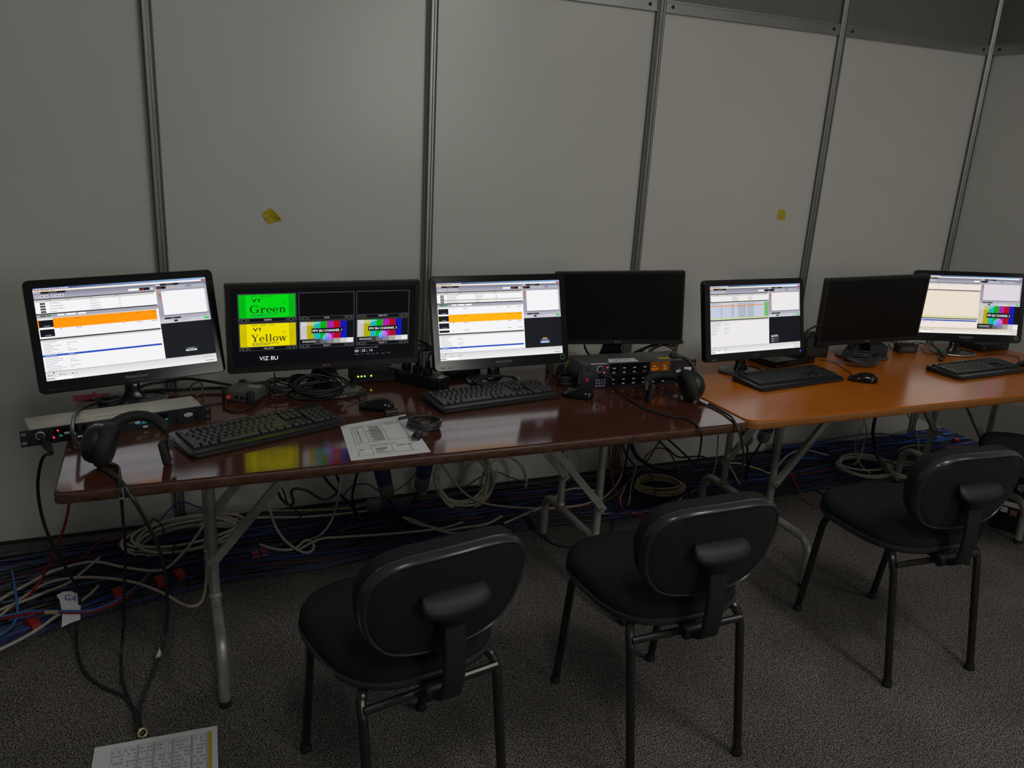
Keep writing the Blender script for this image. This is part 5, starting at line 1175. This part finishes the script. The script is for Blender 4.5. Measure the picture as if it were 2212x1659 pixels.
# neat bundle with red tape at the front of the heap
t = thing('cable_bundle', (0, 0, 0), 0, 'neat bundle of bright blue cables wrapped at intervals in red tape', 'cable bundle')
BP = [F(px, py) for px, py in ((-140, 1470), (0, 1400), (80, 1362), (160, 1330), (255, 1298), (345, 1272), (430, 1243), (540, 1215), (640, 1196), (760, 1178), (900, 1150))]
m = MB(); rnd = random.Random(4)
for k in range(26):
    a = rnd.uniform(0, 6.28); rr = .030*math.sqrt(rnd.random()); dx, dz = rr*math.cos(a)*1.1, rr*math.sin(a)*.62
    P = [Vector((p.x+rnd.uniform(-.006, .006), p.y+dx*.8+rnd.uniform(-.005, .005), .020+dz+rnd.uniform(-.003, .003))) for p in BP]
    P = [Vector((p.x, p.y, max(.005, p.z))) for p in P]
    m.tube(spline(P, 5), .0038, 5, col=rnd.choice(((.016, .045, .24), (.012, .030, .16), (.020, .06, .28), (.010, .016, .09))))
m.build('wires', CVC, t, 60)['kind'] = 'stuff'
SP = spline(BP, 10)
for px, py in ((68, 1353), (253, 1293), (341, 1265), (388, 1249), (548, 1206), (574, 1201)):
    q = min(range(1, len(SP)-1), key=lambda i: (SP[i]-F(px, py+6)).length); d = (SP[q+1]-SP[q-1]).normalized(); s_ = Vector((-d.y, d.x, 0)); m = MB()
    R = []
    for kk in (-.013, .013): R.append([tuple(SP[q]+d*kk+s_*.030*math.cos(2*math.pi*j/16)+Vector((0, 0, .0245+.023*math.sin(2*math.pi*j/16)))) for j in range(16)])
    m.loops(R); m.build('red_tape_wrap', REDT, t, 50)
# second bright bundle passing under the right hand wall
t = thing('cable_bundle', (0, 0, 0), 0, 'bright blue cable bundle passing under the raised right hand wall', 'cable bundle'); m = MB(); rnd = random.Random(8)
for k in range(30):
    y0, y1 = -.06-.24*rnd.random(), -.04-.20*rnd.random(); P = [Vector((2.9+.25*i, y0+(y1-y0)*i/8+.02*math.sin(i+k), .010+.06*rnd.random()*(1 if i < 7 else .8))) for i in range(10)]
    m.tube(spline(P, 4), .0038, 5, col=rnd.choice(((.02, .07, .36), (.03, .13, .42), (.015, .03, .22), (.012, .02, .10), (.012, .012, .02))))
m.build('wires', CVC, t, 60)['kind'] = 'stuff'
m = MB(); q = F(2065, 950, .05); m.M = TR(*q) @ Ry(math.pi/2); m.lathe([(.009, -.018), (.011, -.016), (.011, .016), (.009, .018)], 12); m.build('red_tape_wrap', REDT, t)
# single cables one can follow
def fl_(L, z=.07): return [F(p[0], p[1], p[2] if len(p) > 2 else z) for p in L]
cable([V(153, 1066, -.50)]+[F(*p) for p in ((150, 1085, .50), (140, 1135, .38), (122, 1180, .26), (105, 1220, .16), (85, 1258, .09), (50, 1298, .06), (0, 1335, .03), (-60, 1372, .02))], .0042, CR, 'bright red cable hanging from the brown table end to the floor', sub=8)
cable(fl_(((-60, 1345), (0, 1296), (60, 1262), (120, 1232), (200, 1214), (270, 1226), (330, 1233), (362, 1226), (400, 1190), (430, 1150), (445, 1125, .1))), .0050, CW, 'white cable waving from the coil by the table leg, upper strand')
cable(fl_(((-60, 1378), (0, 1330), (50, 1290), (110, 1257), (190, 1247), (280, 1256), (345, 1278), (395, 1305), (420, 1309), (438, 1294), (446, 1250, .09), (448, 1190, .12), (446, 1165, .12))), .0050, CW, 'white cable with a wide droop in front of the brown table leg')
cable(fl_(((-50, 1425, .05), (0, 1403, .055), (50, 1378, .06), (95, 1350, .07), (125, 1328, .08), (165, 1305, .075), (195, 1283, .07), (212, 1266, .05))), .0050, CW, 'pale cable crossing over the red taped bundle by the white tag')
cable(fl_(((-50, 1352), (0, 1318), (60, 1295), (105, 1277), (150, 1258), (185, 1230), (215, 1205))), .0048, CW, 'white cable running straight into the large floor coil by the leg')
cable(fl_(((26, 1232, .06), (30, 1255, .08), (35, 1290, .085), (38, 1320, .07), (28, 1350, .05), (5, 1368, .05), (-30, 1385, .04))), .0042, CLB, 'light blue cable arching over the heap by the bare wall')
cable(fl_(((-40, 1345, .055), (0, 1338, .06), (60, 1326, .075), (110, 1323, .085), (160, 1324, .085), (205, 1320, .08), (262, 1298, .075), (300, 1268, .06), (325, 1240, .05))), .0036, CR, 'thin red cable running through the white tag with its blue twin')
cable(fl_(((-40, 1340, .06), (0, 1333, .065), (60, 1321, .08), (110, 1319.5, .09), (160, 1320.5, .09), (205, 1316, .085), (260, 1293, .08), (298, 1263, .065), (330, 1232, .05))), .0036, CLB, 'thin light blue cable running beside the red one through the tag')
cable([V(382, 1086, -.10), V(400, 1085, -.11), V(425, 1094, -.12), V(470, 1104, -.12), V(520, 1112, -.12)], .003, CBL, 'thin blue cable strung along the wall behind the table leg')
cable([V(382, 1086, -.10), V(360, 1107, -.14), V(335, 1137, -.20), F(310, 1165, .07), F(290, 1195, .07)], .003, CBL, 'thin blue cable slanting down the wall to the large floor coil')
cable(fl_(((130, 1235, .04), (180, 1205, .05), (215, 1172, .06), (270, 1163, .06), (330, 1160, .06))), .003, CR, 'dark red cable lying high on the heap by the large floor coil')
# white tag
tg = F(146, 1318, .088); t = thing('cable_tag', tg, D2R(0), 'white paper tag with blue handwriting wrapped round the red and blue cables', 'tag'); inv = rootM(t).inverted()
m = MB(); m.prism([(-.030, .052), (-.012, .060), (.010, .058), (.030, .046), (.036, .020), (.034, -.036), (.012, -.040), (-.016, -.050), (-.014, -.006), (-.022, .036)], -.0005, .0006); 
R3 = Matrix.Rotation(D2R(42), 3, 'X'); m.v = [tuple(R3 @ Vector(v)) for v in m.v]; m.build('paper', PAPER, t, 0)
m = MB(); put_text(m, 'GA', TR(.006, .028, .0012) @ Rz(-.35), .018, lin((50, 50, 150))); m.v = [tuple(R3 @ Vector(v)) for v in m.v]; m.build('handwriting', PRN, t, 0)
m = MB(); q = MB(); m.tube([F(98, 1323, .092), F(124, 1322, .094)], .0062, 8); m.build('tape_sleeve', mat('cream_tape', (.45, .40, .22), .6), t, 40, inv)
# coils of white cable
cl = F(402, 1163, .05); coil(cl, .215, 11, .0050, CW, 'large coil of white cable lying on the heap by the brown table leg', (D2R(12), D2R(10)), .20, .008, 31, .46, ties=2)
cc = V(1000, 1040, -.20); cc.z = max(cc.z, .145); coil(cc, .140, 9, .0050, CW, 'coil of white cable standing upright against the wall under the brown table', (D2R(66), 0), .16, .006, 32, .95, ties=1)
coil(V(1085, 1046, -.15), .115, 2, .0048, CW, 'loose white cable arch leaning on the wall beside the upright coil', (D2R(78), D2R(4)), .18, .006, 35, 1.15)
cr_ = F(1425, 1055, .06); coil(cr_, .115, 7, .0050, mat('cable_cream', (.42, .34, .20), .5), 'cream cable coil with black ties under the table joint', (D2R(10), D2R(-20)), .14, .008, 33, .55, ties=2)
coil(F(1868, 1010, .05), .175, 5, .0048, CW, 'wide loose coil of white cable under the orange table', (D2R(5), D2R(-4)), .22, .006, 34, .62, ties=0)
coil(F(1955, 1020, .05), .120, 5, .0048, CW, 'smaller white cable coil beside the curved foot of the orange table', (D2R(5), D2R(8)), .2, .006, 36, .6, ties=1)
# white strands in the middle of the heap
cable([V(577, 1076, -.42), V(584, 1104, -.42), F(594, 1135, .12), F(612, 1163, .08), F(632, 1181, .06), F(655, 1193, .05), F(672, 1191, .05), F(678, 1180, .06), F(672, 1170, .06), F(660, 1167, .06), F(640, 1183, .05), F(618, 1188, .05), F(585, 1184, .05), F(562, 1176, .05)], .0048, CW, 'white cable hanging from the brown table in a small loop')
cable([V(738, 990, -.5), V(736, 1030, -.48), V(731, 1073, -.44), F(722, 1110, .12), F(712, 1132, .08), F(696, 1152, .06), F(676, 1164, .06), F(655, 1170, .06)], .0042, CW, 'pale cable dropping straight from the brown table by the black leads')
cable(fl_(((475, 1108, .10), (520, 1102, .08), (590, 1103, .07), (680, 1102, .07), (760, 1097, .08), (800, 1085, .10), (845, 1064, .14)))+[V(880, 1042, -.30), V(905, 1012, -.45), V(918, 985, -.5)], .0042, mat('cable_yellowed', (.34, .30, .16), .5), 'yellowed cable rising from the heap to the table by the blue plugs')
cable(fl_(((480, 1122), (560, 1118), (650, 1117), (740, 1110), (790, 1104), (830, 1100), (880, 1118), (950, 1146), (1000, 1152), (1060, 1140))), .0046, CW, 'white cable crossing over the heap beneath the printed sheet')
cable(fl_(((640, 1190, .04), (690, 1165), (740, 1160), (820, 1155), (900, 1148), (960, 1140), (1000, 1128, .05))), .0046, CW, 'white cable along the carpet side of the heap behind the chair at the printed sheet')
cable(fl_(((870, 1118), (905, 1133), (940, 1140), (960, 1146), (1000, 1140), (1050, 1132), (1085, 1115))), .0046, CW, 'short white strand joining the heap below the upright coil')
cable([V(945, 985, -.45), V(960, 1010, -.40), V(982, 1042, -.30), F(1010, 1070, .09), F(1050, 1088, .075), F(1110, 1096, .07), F(1180, 1098, .065), F(1260, 1090, .06), F(1300, 1072, .06)], .0046, CW, 'white cable swooping from the brown table across to the steel legs')
cable(fl_(((1090, 1130), (1140, 1108), (1180, 1090), (1220, 1060), (1260, 1055), (1300, 1065, .05))), .0046, CW, 'white cable weaving behind the brown table steel legs')
cable(fl_(((1300, 1080), (1330, 1050), (1345, 1020, .1), (1344, 1000, .16), (1336, 970, .25)))+[V(1330, 945, -.42)], .0042, CW, 'white cable climbing to the table beside the thick black lead')
cable(fl_(((1290, 1092), (1330, 1068), (1370, 1028, .1), (1395, 1000, .16)))+[V(1420, 960, -.40), V(1436, 930, -.48)], .0034, COLIVE, 'thin dull cable slanting up to the brown table')
cable(fl_(((1310, 1115, .03), (1350, 1105, .03), (1400, 1100, .04), (1470, 1075, .05), (1520, 1052, .06))), .0050, CBL, 'blue cable along the carpet edge under the table joint')
cable(fl_(((1300, 1110, .03), (1350, 1108, .02), (1400, 1103, .02), (1450, 1092, .04), (1480, 1070, .05))), .0046, CW, 'white cable following the blue one under the table joint')
cable([F(1376, 1000, .18), F(1366, 1040, .08), F(1362, 1060, .05), F(1358, 1088, .03), F(1345, 1095, .02), F(1340, 1075, .05), F(1352, 1050, .06)], .0042, CW, 'white looped cable end below the thick black lead')
cable([V(1318, 940, -.3), V(1316, 980, -.28), V(1318, 1010, -.25), F(1325, 1045, .09), F(1332, 1065, .07), F(1345, 1098, .05), F(1370, 1110, .04), F(1410, 1112, .02), F(1450, 1100, .03), F(1485, 1075, .05), F(1502, 1058, .06)], .0036, CR, 'red cable dropping by the post and sweeping under the table joint')
cable([F(1388, 1000, .16), V(1400, 980, -.30), V(1420, 968, -.30), V(1440, 972, -.30), V(1455, 992, -.28), F(1465, 1020, .06), F(1478, 1040, .05)], .0034, CR, 'dark red cable arching in front of the wall under the table')
cable(fl_(((1700, 1000, .07), (1712, 1030, .05), (1728, 1062, .02), (1745, 1085, .008), (1780, 1092, .006), (1830, 1090, .006))), .0036, CR, 'red cable trailing onto the carpet behind the chair at the orange table')
cable(fl_(((1752, 1036, .01), (1775, 1044, .008), (1790, 1053, .006), (1794, 1062, .006), (1786, 1066, .006))), .0034, CR, 'short red cable end curled on the carpet by the chair at the orange table')
cable(fl_(((1680, 1046, .01), (1720, 1053, .006), (1780, 1052, .006), (1840, 1052, .006), (1862, 1044, .006), (1860, 1036, .008))), .0026, mat('cable_greyblue', (.10, .13, .22), .5), 'thin grey blue wire lying across the carpet behind the chair at the orange table')
cable(fl_(((1710, 1010, .06), (1735, 1035, .03), (1758, 1056, .008), (1785, 1070, .006))), .004, CK, 'black cable end on the carpet near the thin grey blue wire')
cable(fl_(((1560, 1000, .06), (1600, 1002, .07), (1640, 1014, .06), (1668, 1020, .06), (1700, 985, .07), (1735, 972, .08), (1790, 984, .07))), .0046, CW, 'white cable threading between the orange table legs')
cable([V(1552, 915, -.45), V(1551, 950, -.44), V(1548, 990, -.40), F(1538, 1030, .08), F(1528, 1046, .06)], .0034, CW, 'thin white cable hanging beside the orange table inner leg')
cable(fl_(((1575, 1005, .07), (1588, 1028, .06), (1600, 1050, .05))), .0042, CW, 'short white strand between the two legs of the orange table')
cable([V(1861, 885, -.42), V(1868, 905, -.42), V(1858, 930, -.40), V(1848, 955, -.36), F(1850, 985, .08), F(1862, 1008, .07), F(1880, 1022, .06)], .0034, CW, 'thin white cable dropping into the wide loose coil')
cable([V(1878, 885, -.42), V(1866, 905, -.42), V(1872, 930, -.38), V(1866, 960, -.34), F(1858, 990, .08), F(1846, 1003, .07)], .0034, CW, 'thin white cable crossing another above the wide loose coil')
cable([V(1900, 880, -.45), V(1890, 905, -.45), V(1886, 935, -.44), V(1890, 970, -.38), F(1902, 1000, .09), F(1912, 1022, .06)], .0085, mat('cable_navy', (.012, .016, .05), .45), 'thick navy cable hanging from the orange table into the coil')
cable([V(1948, 873, -.42), V(1962, 898, -.42), V(1976, 925, -.40), F(1984, 960, .14), F(1984, 1000, .06), F(1983, 1035, .03)], .0036, CW, 'thin white cable bowing down beside the corner post')
cable(fl_(((1940, 972, .08), (1960, 964, .09), (1985, 962, .09), (2010, 963, .085))), .0036, CYG, 'short yellow cable on the heap near the corner')
cable(fl_(((1895, 958, .05), (1940, 954, .05), (1985, 950, .05), (2025, 945, .05), (2065, 936, .05))), .0036, CR, 'red cable running under the raised right hand wall')
cable(fl_(((2000, 966, .08), (2035, 962, .08), (2075, 961, .08), (2100, 955, .07))), .0040, mat('cable_violet', (.06, .06, .38), .5), 'violet blue cable leading under the raised wall')
cable([V(2134, 890, -.30), V(2142, 915, -.30), V(2150, 945, -.28), F(2160, 985, .02)], .0042, CK, 'black cable standing behind the outer orange table leg')
cable([V(2136, 890, -.31), V(2148, 918, -.31), V(2156, 945, -.29), F(2168, 985, .02)], .0042, CBL, 'blue cable standing behind the outer orange table leg')
# black leads under the brown table
cable([V(688, 1000, -.45), V(700, 1030, -.43), V(729, 1063, -.38), V(750, 1082, -.33), F(768, 1105, .09), F(780, 1125, .07)], .0050, CK, 'thick black lead slanting down from the brown table to the heap')
cable([V(714, 1000, -.46), V(728, 1030, -.44), V(734, 1048, -.42), V(727, 1066, -.40), V(703, 1079, -.40), V(684, 1073, -.40), V(666, 1061, -.40), V(648, 1056, -.40), V(635, 1056, -.40), V(629, 1065, -.40), V(634, 1084, -.39), V(625, 1091, -.38), V(610, 1080, -.38), V(600, 1060, -.40), V(598, 1040, -.42)], .0050, CK, 'wavy thick black lead looping under the brown table')
cable([V(602, 1045, -.40), V(614, 1065, -.38), V(620, 1085, -.35), V(636, 1100, -.30), V(648, 1112, -.24), F(652, 1125, .07)], .003, CK, 'thin black lead beside the wavy thick one')
cable([V(784, 985, -.48), V(772, 1020, -.45), V(765, 1050, -.42), V(761, 1075, -.38), F(766, 1105, .1), F(758, 1130, .08), F(742, 1148, .07), F(738, 1158, .06)], .0050, CK, 'black lead dropping straight beside the blue plug under the sheet')
cable([V(738, 1080, -.3), V(748, 1062, -.3), V(765, 1049, -.3), V(788, 1045, -.3), V(808, 1053, -.3), V(826, 1068, -.3), F(850, 1090, .1), F(890, 1092, .09), F(940, 1080, .08)], .003, CBL, 'thin blue lead arching under the blue plug by the sheet')
cable([V(1000, 1055, -.12), V(1020, 1042, -.14), V(1050, 1024, -.15), V(1075, 1020, -.16), V(1105, 1032, -.16), F(1150, 1044, .07), F(1200, 1050, .06)], .003, mat('cable_slate', (.03, .04, .09), .5), 'slate blue cable arching across the upright coil')
cable([V(1345, 930, -.45), V(1347, 965, -.44), V(1355, 985, -.40), F(1375, 1010, .10), F(1400, 1022, .06)], .0042, CK, 'thin black lead hanging beside the thick corrugated one')
cable([V(1362, 930, -.45), V(1364, 960, -.44), V(1375, 985, -.40), V(1395, 1000, -.33), F(1425, 1013, .07), F(1470, 1015, .06)], .0095, CK, 'very thick black lead curving from the brown table to the floor')
cable([V(1416, 930, -.48), V(1424, 952, -.46), V(1445, 972, -.42), V(1465, 987, -.36), V(1490, 987, -.30), V(1515, 986, -.28), V(1540, 996, -.25), F(1560, 1010, .06)], .0042, CK, 'black lead sagging and levelling out below the table joint')
cable([V(1420, 932, -.48), V(1450, 955, -.44), V(1475, 978, -.38), V(1492, 994, -.30), F(1505, 1010, .08)], .0046, CK, 'straight black lead slanting down below the two row panel')
cable([V(1358, 960, -.44), V(1354, 985, -.38), V(1350, 1010, -.30), F(1344, 1035, .07)], .0042, CK, 'short straight black lead behind the very thick one')
cable([V(1445, 927, -.50), V(1470, 940, -.52), V(1495, 941, -.55), V(1508, 937, -.60)], .004, CK, 'black lead swinging just below the brown table edge')
cable(fl_(((1326, 1080, .03), (1328, 1110, .01), (1320, 1150, .006), (1300, 1172, .006), (1270, 1180, .006), (1230, 1182, .005), (1190, 1172, .005), (1170, 1145, .006))), .0034, CK, 'thin black wire curved on the carpet round the steel legs')
# leads behind the screens
cable([T(1352, 772, .05), V(1385, 755, -.55), V(1430, 738, -.58), V(1472, 722, -.60)], .0055, CK, 'thick black lead slanting across the corner of a switched off monitor')
for k, (L_, lb) in enumerate((([(1372, 774), (1395, 752), (1425, 740), (1450, 738), (1458, 752)], 'black lead arching outermost behind the two row intercom panel'), ([(1392, 772), (1415, 752), (1438, 744), (1455, 748), (1462, 742)], 'black lead arching innermost behind the two row intercom panel'), ([(1402, 768), (1404, 755), (1425, 745), (1450, 752), (1454, 760)], 'thin black wire looping under the arching leads'), ([(1262, 745), (1268, 760), (1282, 774)], 'black lead hanging at the card box side of the dark monitor neck'), ([(1330, 742), (1328, 762), (1318, 774)], 'black lead hanging at the orange table side of the dark monitor neck'))):
    cable([V(px, py, -.52) for px, py in L_], (.0045, .0042, .0026, .0042, .004)[k], CK, lb)
t = thing('cable_tag', V(1458, 752, -.525), 0, 'pale paper flag on the leads above the bent microphone', 'tag')
m = MB(); m.prism([(-.012, -.045), (.010, -.040), (.014, .012), (.038, .018), (.040, .028), (.010, .026), (-.006, .010)], -.0006, .0006); m.v = [(v[0], v[2], v[1]) for v in m.v]; m.build('paper', mat('pale_tag', (.36, .32, .24), .7), t, 0)
cable([T(500, 832, .03), V(440, 822, -.53), V(400, 818, -.52), V(360, 824, -.51), V(320, 830, -.52), T(300, 838, .03)], .0045, CK, 'black lead stretched along the table back behind the monitor by the pink tape, upper')
cable([T(520, 840, .012), T(470, 838, .012), T(420, 840, .012), T(380, 843, .012), T(345, 842, .012), T(300, 846, .015)], .0050, CK, 'black lead along the table back behind the monitor by the pink tape, lower')
cable([T(545, 828, .04), V(600, 822, -.56), V(660, 812, -.54), V(720, 798, -.5), V(790, 790, -.49)], .0040, CK, 'black lead crossing behind the wide monitor neck')
cable([V(905, 735, -.52), V(925, 745, -.52), V(938, 760, -.53), V(942, 775, -.55)], .0042, CK, 'black lead curving into the back of the middle monitor, upper')
cable([V(902, 758, -.52), V(920, 756, -.52), V(936, 758, -.53), V(945, 766, -.55)], .0042, CK, 'black lead curving into the back of the middle monitor, lower')
cable([V(1736, 720, -.60), V(1748, 712, -.60), V(1764, 704, -.60), V(1780, 700, -.60)], .0045, CK, 'black lead curving up behind the orange table monitors')
cable([V(1735, 722, -.58), V(1750, 717, -.58), V(1764, 716, -.58)], .0028, COLIVE, 'dull lead running level behind the orange table monitors')
cable([V(1738, 748, -.60), V(1742, 728, -.60), V(1752, 718, -.60), V(1766, 722, -.60)], .0045, CK, 'black lead looping above the equipment box between monitors')
cable([T(1650, 806, .004), T(1652, 798, .006), T(1662, 797, .004), T(1668, 803, .003), T(1678, 806, .003)], .002, CK, 'thin black lead curled beside the round monitor base on the orange table')
